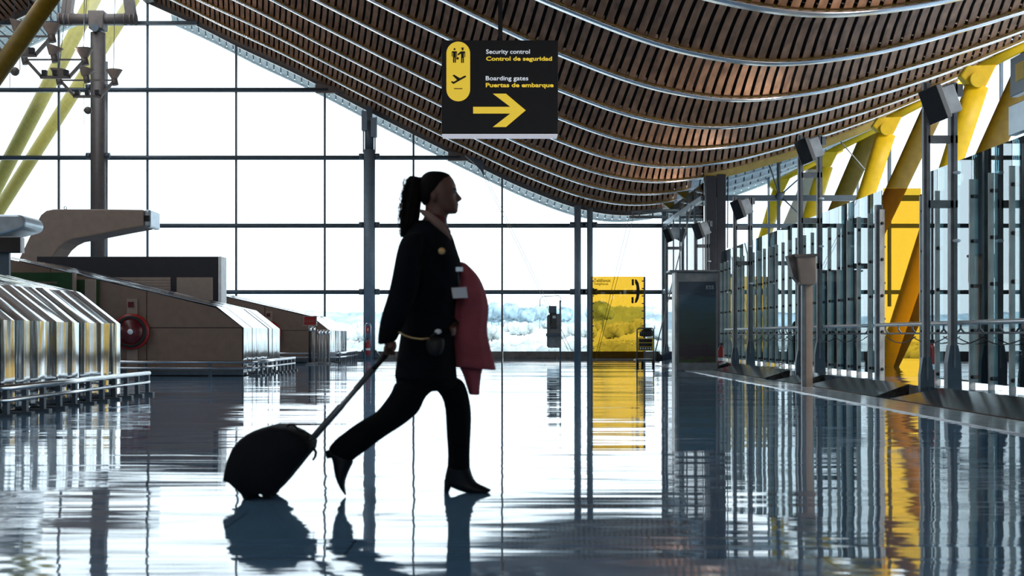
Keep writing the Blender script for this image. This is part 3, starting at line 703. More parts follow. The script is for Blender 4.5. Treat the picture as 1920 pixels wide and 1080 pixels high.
# ------------------------------------------------------------------ poster stand (kiosk)
d = 30.6; t = thing('poster_stand', (P(1303, 0, d).x, d+.3, 0), 'tall dark free-standing poster stand with faint landscape poster', 'poster stand')
a = P(1269, 510, d); b = P(1345.5, 695, d)
MB().box((a.x, d, 0), (b.x, d+.5, a.z)).build('cabinet', 'frame_steel', t, bevel=.01)
MB().box((a.x-.05, d-.02, 0), (a.x-.003, d+.5, a.z)).build('side_rail', 'galv', t)
MB().box((P(1255, 0, d).x, d-.08, a.z), (b.x+.04, d+.6, a.z+.045)).build('top_board', 'frame_steel', t, bevel=.008)
m = bpy.data.materials.new('poster_print'); m.use_nodes = True; N = m.node_tree.nodes; L = m.node_tree.links
tc = N.new('ShaderNodeTexCoord'); sp = N.new('ShaderNodeSeparateXYZ'); L.new(tc.outputs['Generated'], sp.inputs[0])
nz = N.new('ShaderNodeTexNoise'); mp = N.new('ShaderNodeMapping'); mp.inputs['Scale'].default_value = (1, 1, 9); L.new(tc.outputs['Generated'], mp.inputs[0]); L.new(mp.outputs[0], nz.inputs[0]); nz.inputs['Scale'].default_value = 2.5
ad = N.new('ShaderNodeMath'); ad.operation = 'MULTIPLY_ADD'; ad.inputs[1].default_value = .25; L.new(nz.outputs[0], ad.inputs[0]); L.new(sp.outputs[2], ad.inputs[2])
cr = N.new('ShaderNodeValToRGB'); L.new(ad.outputs[0], cr.inputs[0]); e = cr.color_ramp.elements
e[0].position = .12; e[0].color = (.05, .08, .02, 1); e[1].position = .20; e[1].color = (.045, .025, .04, 1)
for p_, c_ in ((.4, (.05, .06, .055, 1)), (.7, (.05, .085, .09, 1)), (.9, (.05, .10, .15, 1)), (1.0, (.03, .045, .07, 1))): q = e.new(p_); q.color = c_
L.new(cr.outputs[0], N['Principled BSDF'].inputs['Base Color']); N['Principled BSDF'].inputs['Roughness'].default_value = .25; MATS['poster_print'] = m
fbox(1273, 528, 1342, 680, d-.012, .012).build('poster', 'poster_print', t)
text_part('ESS', P(1324, 0, d).x, P(1338, 0, d).x, P(0, 542, d).z, P(0, 535.5, d).z, d-.014, 'light_steel', t)

# ------------------------------------------------------------------ right: raised strip, stone slabs, rails, posts, glass screens
PZ0 = .157
o = MB().box((5.62, 9.0, 0), (13.9, DC-.6, PZ0)).build('trim_5', 'polished_floor'); tag(o, kind='structure')
slabs = [(9.2, 16.6), (17.25, 21.2), (21.9, 23.6), (24.6, 30.6), (31.4, 36.8)]
ln = ['sloping dark stone kerb slab nearest the right edge', 'sloping dark stone kerb slab between the big lighting frame and the terminal post', 'short sloping stone kerb slab behind the terminal post',
      'long sloping stone kerb slab in front of the middle screens', 'farthest sloping stone kerb slab, ending at the poster stand']
for (a, b), lb in zip(slabs, ln):
    t = thing('kerb_slab', (5.3, (a+b)/2, 0), lb, 'kerb', 'sloping stone kerb slabs under the glass screens')
    MB().add([(5.0, a, 0), (5.0, b, 0), (5.02, b+.0, .02), (5.02, a, .02), (5.615, a+.45, PZ0+.012), (5.615, b-.25, PZ0+.012), (5.615, a+.45, 0), (5.615, b-.25, 0)],
             [(0,1,2,3), (3,2,5,4), (4,5,7,6), (0,3,4,6), (1,7,5,2), (0,6,7,1)]).build('slab', 'stone_dark', t)
    MB().box((4.35, a-.3, .001), (4.99, b+.35, .012)).build('edge_strip', 'pale_tile', t)
# glass screens in two lengths
for (a, b, lb) in ((15.12-.68*9, 15.12+.68*6, 'near run of tall clear glass screens on the right'), (15.12+.68*9, 15.12+.68*32, 'far run of tall clear glass screens beyond the large yellow panel')):
    t = thing('glass_screen', (6.29, a, PZ0), lb, 'glass screen')
    st = .68; n = int(round((b-a)/st))
    for i in range(n):
        MB().box((6.284, a+i*st+.006, PZ0+.05), (6.296, a+(i+1)*st-.006, HC+2.42)).build('pane', 'glass_screen', t)
# posts
mb = MB()
def post_mesh(y, parent):
    X = 6.29
    MB().box((X-.040, y-.015, PZ0), (X+.040, y+.015, HC+2.10)).build('bar', 'galv', parent)
    for zz in (.28, .9, 1.5, 2.1, 2.70): MB().lathe([(.001, -.035), (.024, -.035), (.028, -.013), (.001, -.013)], (X, y, zz), 12, 'y').build('bolt', 'black', parent)
t0 = thing('screen_post', (6.29, 15.12, PZ0), 'upright steel flat-bar post with round bolts holding the near glass screen', 'post', 'steel posts of the near glass screen')
post_mesh(15.12, t0)
k = 1; y = 15.12+.68
while y < 37.4:
    near = y < 20
    if not (19.5 < y < 21.1):
        copy_thing(t0, (0, y-15.12, 0), 'upright steel flat-bar post with round bolts holding the %s glass screen' % ('near' if near else 'far'), 'steel posts of the %s glass screen' % ('near' if near else 'far'))
    y += .68
# lean rails
for (a, b, lb) in ((9.4, 21.0, 'near length of flat steel hand rail in front of the screens'), (22.1, 35.4, 'far length of flat steel hand rail in front of the screens')):
    X = 6.165; t = thing('hand_rail', (X, (a+b)/2, .9), lb, 'hand rail')
    MB().tube([(X, a, 1.01), (X, b, 1.01)], .055, 14, ry=.55).build('grip', 'satin_rail', t)
    MB().tube([(X+.05, a, .87), (X+.05, b, .87)], .014, 8).build('lower_tube', 'frame_steel', t)
    for i in range(int((b-a)/.68)):
        yy = a+.35+i*.68; MB().tube([(X, yy, .99), (X, yy, .93), (X+.05, yy, .87), (6.25, yy+.05, .87)], .014, 6).build('bracket', 'frame_steel', t)
    mb = MB()
    for i in range(int((b-a)/1.36)):
        y0 = a+.3+i*1.36; mb.tube([(X+.03, y0+u*1.5, .82-.10*math.sin(math.pi*u)) for u in np.linspace(0, 1, 7)], .008, 5)
    mb.build('cable', 'black', t)
# yellow cross panels
for (d, px0, px1, top, lb) in ((21.35, 1656, 1727, 353, 'large clear yellow glass panel standing crosswise between the screens'), (34.6, 1382, 1401, 462, 'narrow yellow glass panel beyond the terminal post')):
    t = thing('yellow_panel', (P(px0, 0, d).x, d, PZ0), lb, 'panel', 'yellow glass panels standing across the screen line')
    a, b = P(px0, top, d), P(px1, 0, d)
    MB().box((a.x, d, PZ0), (b.x, d+.02, a.z)).build('pane', 'glass_yellow_deep', t)
    MB().box((a.x-.13, d-.04, PZ0), (a.x-.02, d+.06, a.z-.28)).build('upright', 'frame_steel', t)
    MB().box((b.x+.0, d-.04, PZ0), (b.x+.06, d+.06, a.z-.1)).build('upright', 'frame_steel', t)
    mb = MB()
    for i in range(5): mb.box((a.x-.03, d-.03, .5+i*.6), (a.x+.03, d-.005, .53+i*.6))
    mb.build('clamps', 'black', t)

# lighting frames (ladder trusses) with floodlights
def truss(d, ztop, px_l, label, ang=-.35, dbl=True):
    s = d/F; xl = 5.62; xr = 5.98
    t = thing('lighting_frame', (xl, d, 0), label, 'lighting frame', 'steel ladder frames carrying floodlights')
    def leg(x, z0, y):
        mb = MB(); mb.box((x-.045, y-.035, z0+.25), (x+.045, y+.035, ztop)); mb.box((x-.012, y-.06, z0+.25), (x+.012, y+.06, ztop)); mb.build('leg', 'frame_steel', t)
    leg(xl, 0, d); leg(xr, PZ0, d); leg(xr+.07, PZ0, d+.25)
    for x, z0 in ((xl, 0), (xr, PZ0), (xr+.07, PZ0)):
        y = d+(.25 if x > xr else 0)
        MB().prism([(x-.09, y-.05, z0), (x+.10, y-.05, z0), (x+.09, y-.05, z0+.32), (x+.05, y-.05, z0+.55), (x-.055, y-.05, z0+.55), (x-.09, y-.05, z0+.32)], (0, .1, 0)).build('foot_shoe', 'dark_steel', t)
    z = ztop-.75
    while z > 2.0:
        MB().bar((xl, d, z), (xr+.05, d, z), .07, .10).build('rung', 'frame_steel', t); z -= .86
    MB().bar((xl+.25, d, ztop-.10), (xr+.12, d, ztop-.10), .07, .16).build('head_beam', 'frame_steel', t)
    for zz in (ztop-.35, ztop-1.2, ztop-2.1): MB().ball((xr+.02, d-.08, zz), .04, 8, (1.4, 1, .6)).build('fitting', 'sign_white', t)
    # floodlight hung beside the head
    f = thing('floodlight', (xl+.02, d-.2, ztop-.3), 'dark square floodlight tilted on the %s' % label.split(',')[0], 'floodlight', 'floodlights on the steel ladder frames')
    c = Vector((xl+.08, d-.22, ztop-.28)); R = Matrix.Rotation(ang, 3, 'Y') @ Matrix.Rotation(.5, 3, 'Z')
    def rb(lo, hi):
        m_ = MB().box(lo, hi); m_.v = [tuple(c+R @ Vector(v)) for v in m_.v]; return m_
    rb((-.02, -.12, -.22), (.26, .12, .16)).build('housing', 'frame_steel', f, bevel=.02)
    rb((-.12, -.16, -.26), (-.02, .16, .20)).build('visor', 'black_gloss', f, bevel=.01)
    MB().tube([c+R @ Vector((.2, .05, 0)), (xl+.32, d-.02, ztop-.12), (xl+.42, d, ztop-.1)], .022, 8).build('yoke', 'dark_steel', f)
    return t
truss(17.0, 4.19, 0, 'large ladder frame, nearest of the row on the right')
truss(24.2, 4.62, 0, 'ladder frame behind the terminal post, second of the row')
truss(31.0, 4.2, 0, 'ladder frame between poster stand and terminal post')
truss(37.3, 4.2, 0, 'slim ladder frame rising behind the poster stand')
truss(44.0, 4.6, 0, 'farthest ladder frame beside the corner post')
# head bar with pipes above the farthest frame
t = thing('ceiling_pipe_rack', (P(1225, 395, 44).x, 44.2, P(0, 400, 44).z), 'horizontal pipe rack under the roof edge by the farthest frame', 'pipe rack')
mb = MB(); mb.tube([P(1185, 397, 44.2), P(1268, 394, 44.2)], .05, 8); mb.tube([P(1180, 407, 44.2), P(1250, 407, 44.2)], .05, 8)
for q in (1187, 1199, 1224): mb.tube([P(q, 407, 44.2), P(q, 398, 44.2), P(q+4, 394, 44.2)], .03, 8)
mb.build('pipes', 'frame_steel', t)

# hanging signs at the right edge
t = thing('hanging_sign', (6.1, 12.8, 3.0), 'blue-grey hanging sign with yellow gate lettering cut by the right edge', 'sign')
X = 6.1
MB().box((X, 10.4, 3.70), (X+.1, 15.4, 4.16)).build('board', 'sign_blue', t, bevel=.01)
MB().box((X, 10.4, 3.24), (X+.1, 15.45, 3.60)).build('lower_board', 'light_steel', t, bevel=.01)
for y in (10.9, 14.2): MB().box((X+.12, y, 3.0), (X+.17, y+.05, prof(6.2))).build('hanger', 'dark_steel', t)
text_part('Boarding gates', 14.9, 12.9, 3.96, 4.04, X-.004, 'sign_white', t, axis='side')
text_part('Puertas de embarque', 14.9, 12.7, 3.84, 3.93, X-.004, 'yellow_sign', t, axis='side', name='spanish_lettering', bold=.02)
MB().box((X-.005, 14.98, 3.85), (X, 15.22, 4.06)).build('pictogram_plate', 'yellow_sign', t)

# terminal post with tilted display box
d = 20.6
t = thing('display_terminal', (P(1514, 0, d).x, d, 0), 'brown metal display box on a tall steel post before the kerb', 'terminal')
def zp(y): return P(0, y, d).z
x0, x1 = P(1504, 0, d).x, P(1510.5, 0, d).x
MB().box((x0, d, 0), (x1, d+.08, zp(533))).build('post', 'frame_steel', t)
MB().box((x1+.012, d+.02, 0), (P(1524.5, 0, d).x, d+.1, zp(533))).build('post', 'sand_grey', t)
q = [(1494, 478), (1531, 476), (1531.5, 527), (1528, 534), (1503, 534), (1500, 531)]
MB().prism([P(a, b, d-.12) for a, b in q], (0, .3, 0)).build('housing', 'sand_grey', t, bevel=.02)
q = [(1477, 479), (1494, 475), (1501, 533), (1488, 519)]
MB().prism([P(a, b, d-.06) for a, b in q], (0, .22, 0)).build('screen_hood', 'column_warm', t, bevel=.01)
MB().prism([P(a, b, d-.16) for a, b in ((1490, 477), (1533, 475.5), (1533, 480), (1491, 482))], (0, .38, 0)).build('lid', 'column_warm', t)
simple(MB().prism([P(1500, 724, 20.9)+Vector((0,0,0)), P(1505, 706, 23.0), P(1560, 700, 23.0), P(1570, 712, 20.9)], (0, 0, .0001)), 'x', 'stone', 'x', 'x') if False else None

# ------------------------------------------------------------------ yellow inclined V columns
def wide_strut(a, b, wa, wb, th):     # flat tapering strut, broad face towards the hall
    a, b = Vector(a), Vector(b); d_ = (b-a).normalized(); side = Vector((0, 1, 0)).cross(d_).normalized()
    mb = MB(); n = 16; vs = []; m_ = 6
    for j in range(m_+1):
        u = j/m_; p = a.lerp(b, u); w = wa+(wb-wa)*u
        for k in range(n):
            an = 2*math.pi*k/n; c_, s_ = math.cos(an), math.sin(an)
            vs.append(p+side*w/2*math.copysign(abs(c_)**.75, c_)+Vector((0, 1, 0))*th/2*math.copysign(abs(s_)**.75, s_))
    mb.add(vs, [(j*n+k, j*n+(k+1)%n, (j+1)*n+(k+1)%n, (j+1)*n+k) for j in range(m_) for k in range(n)], True)
    mb.f += [tuple(range(n))[::-1], tuple(m_*n+k for k in range(n))]; mb.sm += [False]*2
    return mb
vl = {27.9: 'yellow V-shaped roof column nearest on the right', 34.5: 'yellow V-shaped roof column between the two nearest lighting frames', 41.0: 'yellow V-shaped roof column seen behind the clerestory glass', 47.9: 'farthest yellow V-shaped roof column beyond the glazing'}
for d, lb in vl.items():
    xp, zpn = 10.28, 6.38; ft = (8.3, d, -.25 if d > 38 else 0)
    if d <= 37: ft = (8.3, d, PZ0)
    t = thing('v_column', (8.3, d, ft[2]), lb, 'column', 'yellow inclined V columns')
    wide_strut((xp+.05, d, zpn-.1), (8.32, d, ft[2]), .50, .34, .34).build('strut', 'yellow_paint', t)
    wide_strut((11.9, d+.15, 7.5), (8.45, d+.1, ft[2]), .62, .36, .34).build('strut', 'yellow_shaded', t)
    MB().tube([(xp, d-.22, zpn), (xp, d+.22, zpn)], .17, 18).build('pin', 'yellow_paint', t)
    MB().prism([(xp-.35, d-.12, zpn+.10), (xp-.1, d-.12, zpn-.18), (xp+.22, d-.12, zpn-.12), (xp+.45, d-.12, zpn+.35), (xp-.2, d-.12, zpn+.32)], (0, .24, 0)).build('bracket', 'yellow_paint', t, bevel=.03)
    MB().tube([(xp+.1, d, zpn+.28), (xp+2.4, d, zpn+1.45)], .11, 12).build('roof_arm', 'yellow_paint', t)

# tie rods behind the clerestory
t = thing('tie_rod_node', (P(1462, 367, DC-.13).x, DC-.13, P(0, 367, DC-.13).z), 'star-shaped node of dark tie rods before the clerestory glass', 'tie rods')
dn = DC-.13; c = P(1462, 367, dn)
for q in ((1437, 294), (1497, 336), (1500, 402), (1459, 292)): MB().tube([c, P(*q, dn)], .022, 8).build('rod', 'dark_steel', t)
MB().ball(c, .12, 8, (1, .5, 1)).build('hub', 'dark_steel', t)
simple(MB().tube([P(1365, 318, dn), P(1364, 465, dn)], .018, 6), 'tie_rod', 'dark_steel', 'thin vertical rod beside the broad corner column', 'tie rod', base=P(1364, 465, dn))
cable('bracing_cable', P(1563, 250, dn), P(1632, 330, dn), .02, 'dark rod slanting down from the yellow roof edge to the glass screen')
cable('bracing_cable', P(1297, 385, 38.2), P(1223, 682, 38.2)+Vector((0, 0, 0)), .02, 'dark rod slanting down to the floor behind the poster stand')

# yellow roof-edge brackets and white shoes where the far ribs end
for i, (px, py, lb) in enumerate(((1290, 366, 'yellow roof bracket with white cowl beside the broad corner column'), (1262, 385, 'yellow roof bracket with white cowl over the pipe rack'))):
    d = 41.0+3.3*i; a = P(px, py, d)
    t = thing('roof_bracket', a, lb, 'bracket', 'yellow brackets at the rib ends')
    MB().prism([P(px-24, py-7, d), P(px, py-10, d), P(px+8, py+2, d), P(px+4, py+10, d), P(px-6, py+6, d)], (0, .15, 0)).build('arm', 'yellow_shaded', t)
    MB().prism([P(px, py-10, d-.05), P(px+24, py-10, d-.05), P(px+22, py+2, d-.05), P(px+12, py+12, d-.05), P(px+4, py+4, d-.05)], (0, .2, 0)).build('cowl', 'light_steel', t, bevel=.03)

# ------------------------------------------------------------------ hanging lamp clusters, upper left
def bowl(c, tilt, r=.26):
    m_ = MB(); m_.lathe([(.08, -.22), (.10, -.2), (r, .06), (r+.02, .08), (r-.01, .08), (.09, -.14), (.001, -.14)], (0, 0, 0), 14)
    R = Matrix.Rotation(tilt, 3, 'Y'); m_.v = [tuple(Vector(c)+R @ Vector(v)) for v in m_.v]; return m_
def lampset(px, py, d, label):
    c = P(px, py, d); t = thing('lamp_cluster', c, label, 'lamp', 'hanging lamp clusters at upper left')
    w = .95
    for i, (dx, dz, ti) in enumerate(((-w, .18, .05), (-.05, .24, .3), (w*.92, .16, -.03))):
        b = bowl(c+Vector((dx, 0, dz)), ti).build('reflector_bowl', 'sand_grey', t)
        MB().tube([c+Vector((dx, 0, dz-.2)), c+Vector((dx+.05, 0, dz-.42))], .1, 10).build('lamp_housing', 'column_warm', t)
    mb = MB(); mb.bar(c+Vector((-w, -.02, -.1)), c+Vector((w, -.02, -.1)), .05, .05)
    mb.bar(c+Vector((-w+.1, 0, -.15)), c+Vector((-.42, 0, -.62)), .08, .09); mb.bar(c+Vector((w-.1, 0, -.15)), c+Vector((.42, 0, -.62)), .08, .09)
    mb.bar(c+Vector((-.46, 0, -.63)), c+Vector((.46, 0, -.63)), .08, .09); mb.build('frame', 'column_warm', t)
    for dx in (-.33, 0, .33): MB().box(c+Vector((dx-.07, -.08, -.58)), c+Vector((dx+.07, .06, -.42))).build('spot_box', 'black', t)
    for dx in (-.95, -.2, .85): MB().tube([c+Vector((dx, 0, .1)), c+Vector((dx*.8+.25, 0, 5.0 if d < 40 else 4.2))], .012, 5).build('suspension_wire', 'dark_steel', t)
    return t
lampset(38, 62, 36.1, 'three-bowl lamp cluster nearest the upper left corner')
lampset(104, 106, 38.9, 'three-bowl lamp cluster in the middle of its diagonal row')
lampset(164, 145, 42.0, 'three-bowl lamp cluster hanging in front of the T-headed column')
for (px, py, d, lb) in ((28, 134, 36.1, 'small round loudspeaker ball below the nearest lamp cluster'), (165, 207, 42.0, 'small round loudspeaker ball beside the T-headed column')):
    c = P(px, py, d); t = thing('hanging_speaker', c, lb, 'speaker', 'round hanging speakers')
    MB().ball(c, .125, 12).build('ball', 'column_warm', t)
    for s in (-1, 1): MB().tube([c+Vector((s*.14, 0, .02)), c+Vector((s*.14, 0, .9))], .01, 5).build('wire', 'dark_steel', t)
    MB().tube([c+Vector((-.14, 0, -.45)), c+Vector((-.14, 0, .02))], .01, 5).build('wire', 'dark_steel', t)

# ------------------------------------------------------------------ overhead direction sign
ds = 19.8; SX = lambda u: 780+u/4.909; SY = lambda v: 50+v/4.909
t = thing('direction_sign', (P(937, 0, ds).x, ds+.2, P(0, 250, ds).z), 'black overhead sign with yellow arrow to security control and boarding gates', 'sign')
a = P(828, 75.5, ds); b = P(1046.5, 251, ds)
MB().box((a.x, ds, b.z), (b.x, ds+.42, a.z)).build('box', 'sign_black', t, bevel=.006)
MB().box((a.x+.005, ds+.005, b.z-.012), (b.x-.005, ds+.415, b.z-.001)).build('underside_diffuser', 'lit_diffuser', t)
x = P(938, 0, ds).x; MB().box((x-.035, ds+.17, a.z), (x+.035, ds+.24, prof(x)+.3)).build('hanger', 'black', t)
def sp2(u, v, off=.004): return P(SX(u), SY(v), ds)+Vector((0, -off, 0))
def fit(txt, u0, u1, v0, v1, m, bold, nm):
    text_part(txt, P(SX(u0), 0, ds).x, P(SX(u1), 0, ds).x, P(0, SY(v1), ds).z, P(0, SY(v0), ds).z, ds-.001, m, t, nm, bold)
fit('Security control', 645, 1048, 210, 262, 'lit_white', .008, 'english_lettering')
fit('Control de seguridad', 645, 1252, 275, 326, 'lit_yellow', .03, 'spanish_lettering')
fit('Boarding gates', 642, 1033, 455, 507, 'lit_white', .008, 'english_lettering')
fit('Puertas de embarque', 642, 1266, 518, 570, 'lit_yellow', .03, 'spanish_lettering')
q = [(526, 738), (868, 738), (707, 617), (828, 617), (1010, 770), (828, 924), (707, 924), (868, 800), (526, 800)]
MB().prism([sp2(u, v) for u, v in q], (0, .0035, 0)).build('arrow', 'lit_yellow', t)
r = 109; q = [(389+r*math.cos(a_), 247-r*math.sin(a_)) for a_ in np.linspace(0, math.pi, 20)]+[(389-r*math.cos(a_), 578+r*math.sin(a_)) for a_ in np.linspace(0, math.pi, 20)]
MB().prism([sp2(u, v) for u, v in q], (0, .0035, 0)).build('pill', 'lit_yellow', t)
def pic(name, polys):
    mb = MB()
    for q in polys: mb.prism([sp2(u, v, .008) for u, v in q], (0, .0035, 0))
    mb.build(name, 'sign_black', t)
circ = lambda cx, cy, r_: [(cx+r_*math.cos(a_), cy+r_*math.sin(a_)) for a_ in np.linspace(0, 2*math.pi, 14)[:-1]]
pic('passenger_symbol', [circ(355, 208, 9.5), [(334, 227), (374, 227), (378, 233), (378, 280), (371, 280), (371, 240), (368, 240), (368, 332), (357, 332), (357, 285), (353, 285), (353, 332), (341, 332), (341, 240), (337, 240), (337, 275), (329, 275), (329, 233)],
                        [(371, 283), (394, 283), (394, 302), (371, 302)]])
pic('officer_symbol', [circ(429, 211, 9), [(416, 193), (442, 193), (440, 203), (418, 203)], [(412, 228), (448, 228), (453, 234), (453, 282), (446, 282), (446, 245), (441, 245), (441, 334), (430, 334), (430, 290), (426, 290), (426, 334), (415, 334), (415, 248), (388, 266), (381, 257), (408, 231)]])
pic('plane_symbol', [[(335, 448), (352, 443), (404, 474), (446, 453), (459, 452), (462, 460), (455, 467), (344, 529), (320, 508), (334, 502), (347, 509), (377, 491)], [(350, 567), (427, 567), (427, 575), (350, 575)]])

# ------------------------------------------------------------------ landscape outside, haze put into its pale colours
def hill(name, x0, x1, y0, y1, hf, m, nx=120, ny=14, kind='structure'):
    vs = []; fs = []
    for j in range(ny):
        for i in range(nx):
            x = x0+(x1-x0)*i/(nx-1); y = y0+(y1-y0)*j/(ny-1); vs.append((x, y, hf(x, y, j/(ny-1), i)))
    for j in range(ny-1):
        for i in range(nx-1): a = j*nx+i; fs.append((a, a+1, a+nx+1, a+nx))
    o = MB().add(vs, fs, True).build(name, m); tag(o, kind=kind); return o
rs = np.random.RandomState(3); rx = rs.rand(4000)
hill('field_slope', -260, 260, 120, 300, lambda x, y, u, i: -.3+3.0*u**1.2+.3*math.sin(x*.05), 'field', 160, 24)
def ridge(x, y, u, i):
    b = 2+(4.8+1.2*math.sin(x*.021+.4)+.5*math.sin(x*.09))*math.sin(min(1, u*1.6)*math.pi/2)
    return b+rx[(i*37+int(u*13)*91) % 4000]*1.0*(u > .1)
o = hill('woodland', -260, 40, 300, 360, ridge, 'hazy_wood_far', 420, 14, 'stuff'); o['label'] = 'haze-blue wooded ridge seen through the far glass wall'; o['category'] = 'woodland'; set_origin(o, (-60, 300, 0))
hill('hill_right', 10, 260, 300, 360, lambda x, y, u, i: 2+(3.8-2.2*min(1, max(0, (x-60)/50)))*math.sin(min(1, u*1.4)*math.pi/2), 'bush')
def crown(seed, r, h, flat):
    R = random.Random(seed); mb = MB()
    for i in range(14):
        c = Vector((R.uniform(-.75, .75)*r, R.uniform(-.5, .5)*r, h+R.uniform(-.35, .35)*r*flat)); k0 = len(mb.v); mb.ball(c, r*R.uniform(.35, .6), 7, (1, 1, flat))
        for q in range(k0, len(mb.v)):
            v = Vector(mb.v[q]); v += (v-c)*R.uniform(-.25, .25); mb.v[q] = tuple(v)
    return mb
protos = []
tl = ['haze-blue umbrella pine far outside the glass wall', 'rounded haze-pale tree far outside the glass wall', 'low haze-pale bush outside the glass wall']
for i, (r, h, fl, m) in enumerate(((2.0, 3.7, 1.1, 'hazy_wood_near'), (1.5, .95, .9, 'bush'), (.8, .3, .7, 'bush'))):
    t = thing(['pine_tree', 'leafy_tree', 'bush'][i], (0, 0, 0), tl[i], ['tree', 'tree', 'bush'][i], ['pines outside the far glass wall', 'rounded trees outside the far glass wall', 'bushes outside the far glass wall'][i])
    crown(i+5, r, h, fl).build('crown', m, t); MB().tube([(0, 0, -.5), (0, 0, h)], r*.07, 6).build('trunk', 'hazy_wood_near', t); protos.append(t)
used = [0, 0, 0]; spots = []
def terrain(x, y): return -.3 if y < 120 else -.3+3.0*((y-120)/180)**1.2+.3*math.sin(x*.05)
def plant(k, px, d, gap):
    x = (px-VX)*d/F
    if any(abs(x-a) < gap+g and abs(d-b) < gap+g for a, b, g in spots): return
    spots.append((x, d, gap)); p = Vector((x, d, terrain(x, d)-.05))
    if not used[k]: protos[k].location = p; used[k] = 1
    else:
        c = copy_thing(protos[k], (0, 0, 0)); c.location = p; c.scale = [random.uniform(.8, 1.15)]*3; c.rotation_euler.z = random.uniform(0, 6)
R = random.Random(11)
for i, px in enumerate((922, 935, 948, 960, 972, 984, 996, 1012, 1058, 1116, 1130)): plant(0, px, 232+(i*23) % 55, 1.9)
for i in range(90): plant(1, R.choice([R.uniform(600, 720), R.uniform(915, 1240), R.uniform(1350, 1900)]), R.uniform(150, 290), 1.7)
for i in range(90): plant(2, R.choice([R.uniform(630, 720), R.uniform(915, 1250), R.uniform(1350, 1900)]), R.uniform(62, 118), 1.0)

# ------------------------------------------------------------------ the walking woman
D = 6.7
def pv(px, py, dy=0.): v = P(px, py, D); v.y += dy; return v
per = thing('person', pv(860, 929).to_tuple()[:2]+(0,), 'person in dark jacket and heeled boots striding right, pulling a suitcase', 'person')
# --- body, one continuous skin
b = MB()
head = [(803, 322, 830, 322, .030, 0), (794, 327, 842, 326, .052, 0), (789, 336, 850, 336, .066, 0), (787, 347, 855, 347, .073, 0), (787, 358, 856.5, 358, .075, 0),
        (789, 366, 855.5, 366, .074, 0), (793, 374, 857, 374, .070, 0), (799, 381, 858.5, 381, .064, 0), (805, 389, 858.5, 389, .056, 0), (811, 396, 859, 396, .046, 0), (818, 401, 855, 401, .030, 0)]
b.loft(head, D, 28)
b.loft([(796, 372, 838, 384, .060, 0), (797, 385, 841, 400, .055, 0), (797, 402, 838, 412, .056, 0), (790, 415, 840, 424, .075, 0), (788, 430, 838, 438, .09, 0), (782, 452, 838, 458, .11, 0)], D, 20)
b.loft([(852, 360, 857, 359, .009, 0), (853, 366, 861.5, 365.5, .012, 0), (853, 371, 867, 371.5, .016, 0), (853, 375.5, 866, 375, .018, 0), (853, 379.5, 859, 379, .012, 0)], D, 12)   # nose
b.loft([(850, 382, 860.5, 382.5, .020, 0), (850, 385, 860.8, 384.5, .022, 0), (850, 386.5, 858, 386.3, .022, 0), (850, 388, 860, 388.2, .020, 0), (850, 391, 859, 391, .016, 0)], D, 12)  # lips
for s in (-1, 1): b.loft([(812, 362, 820, 361, .008, s*.070), (808, 367, 822, 366, .013, s*.072), (809, 374, 820, 373, .012, s*.072), (813, 381, 818, 380, .008, s*.068)], D, 12)   # ears
b.loft([(775, 458, 842, 460, .12, 0), (768, 490, 848, 490, .12, 0), (770, 540, 845, 540, .11, 0), (770, 600, 840, 600, .11, 0), (762, 650, 838, 650, .13, 0), (762, 690, 838, 690, .13, 0), (768, 708, 838, 708, .12, 0)], D, 20)
# legs inside the trousers
b.loft([(765, 702, 812, 718, .07, -.07), (744, 745, 780, 755, .075, -.07), (712, 775, 762, 784, .07, -.07), (686, 792, 730, 806, .06, -.07), (655, 812, 694, 834, .05, -.07), (632, 832, 668, 852, .04, -.07), (632, 880, 650, 884, .03, -.07)], D, 16)
b.loft([(800, 702, 842, 708, .07, .07), (838, 750, 868, 750, .06, .07), (838, 790, 876, 795, .065, .07), (842, 830, 874, 835, .055, .07), (845, 870, 872, 874, .04, .07), (843, 900, 880, 908, .035, .07), (860, 918, 900, 920, .03, .07)], D, 16)
# near arm and hand
b.loft([(778, 462, 800, 460, .030, -.15), (762, 500, 786, 502, .034, -.19), (750, 548, 776, 552, .034, -.21), (732, 600, 756, 604, .033, -.20), (726, 636, 746, 638, .026, -.19), (727, 645, 748, 645, .034, -.19), (729, 653, 748, 652, .036, -.19)], D, 14)
for i, (x0, x1) in enumerate(((729, 732), (733, 735), (737, 738), (741, 742))):   # fingers closing round the grip
    dy = -.225+i*.022; b.loft([(x0-2, 648, x0+5, 647, .009, dy), (x0-3, 657, x0+3, 658, .0085, dy-.004), (x0-1, 664, x0+4, 661, .008, dy), (x0+4, 666, x0+6, 661, .007, dy+.006)], D, 8)
b.loft([(744, 642, 750, 639, .010, -.215), (746, 650, 751.5, 650, .0095, -.23), (742, 658, 747, 660, .008, -.235)], D, 8)   # thumb
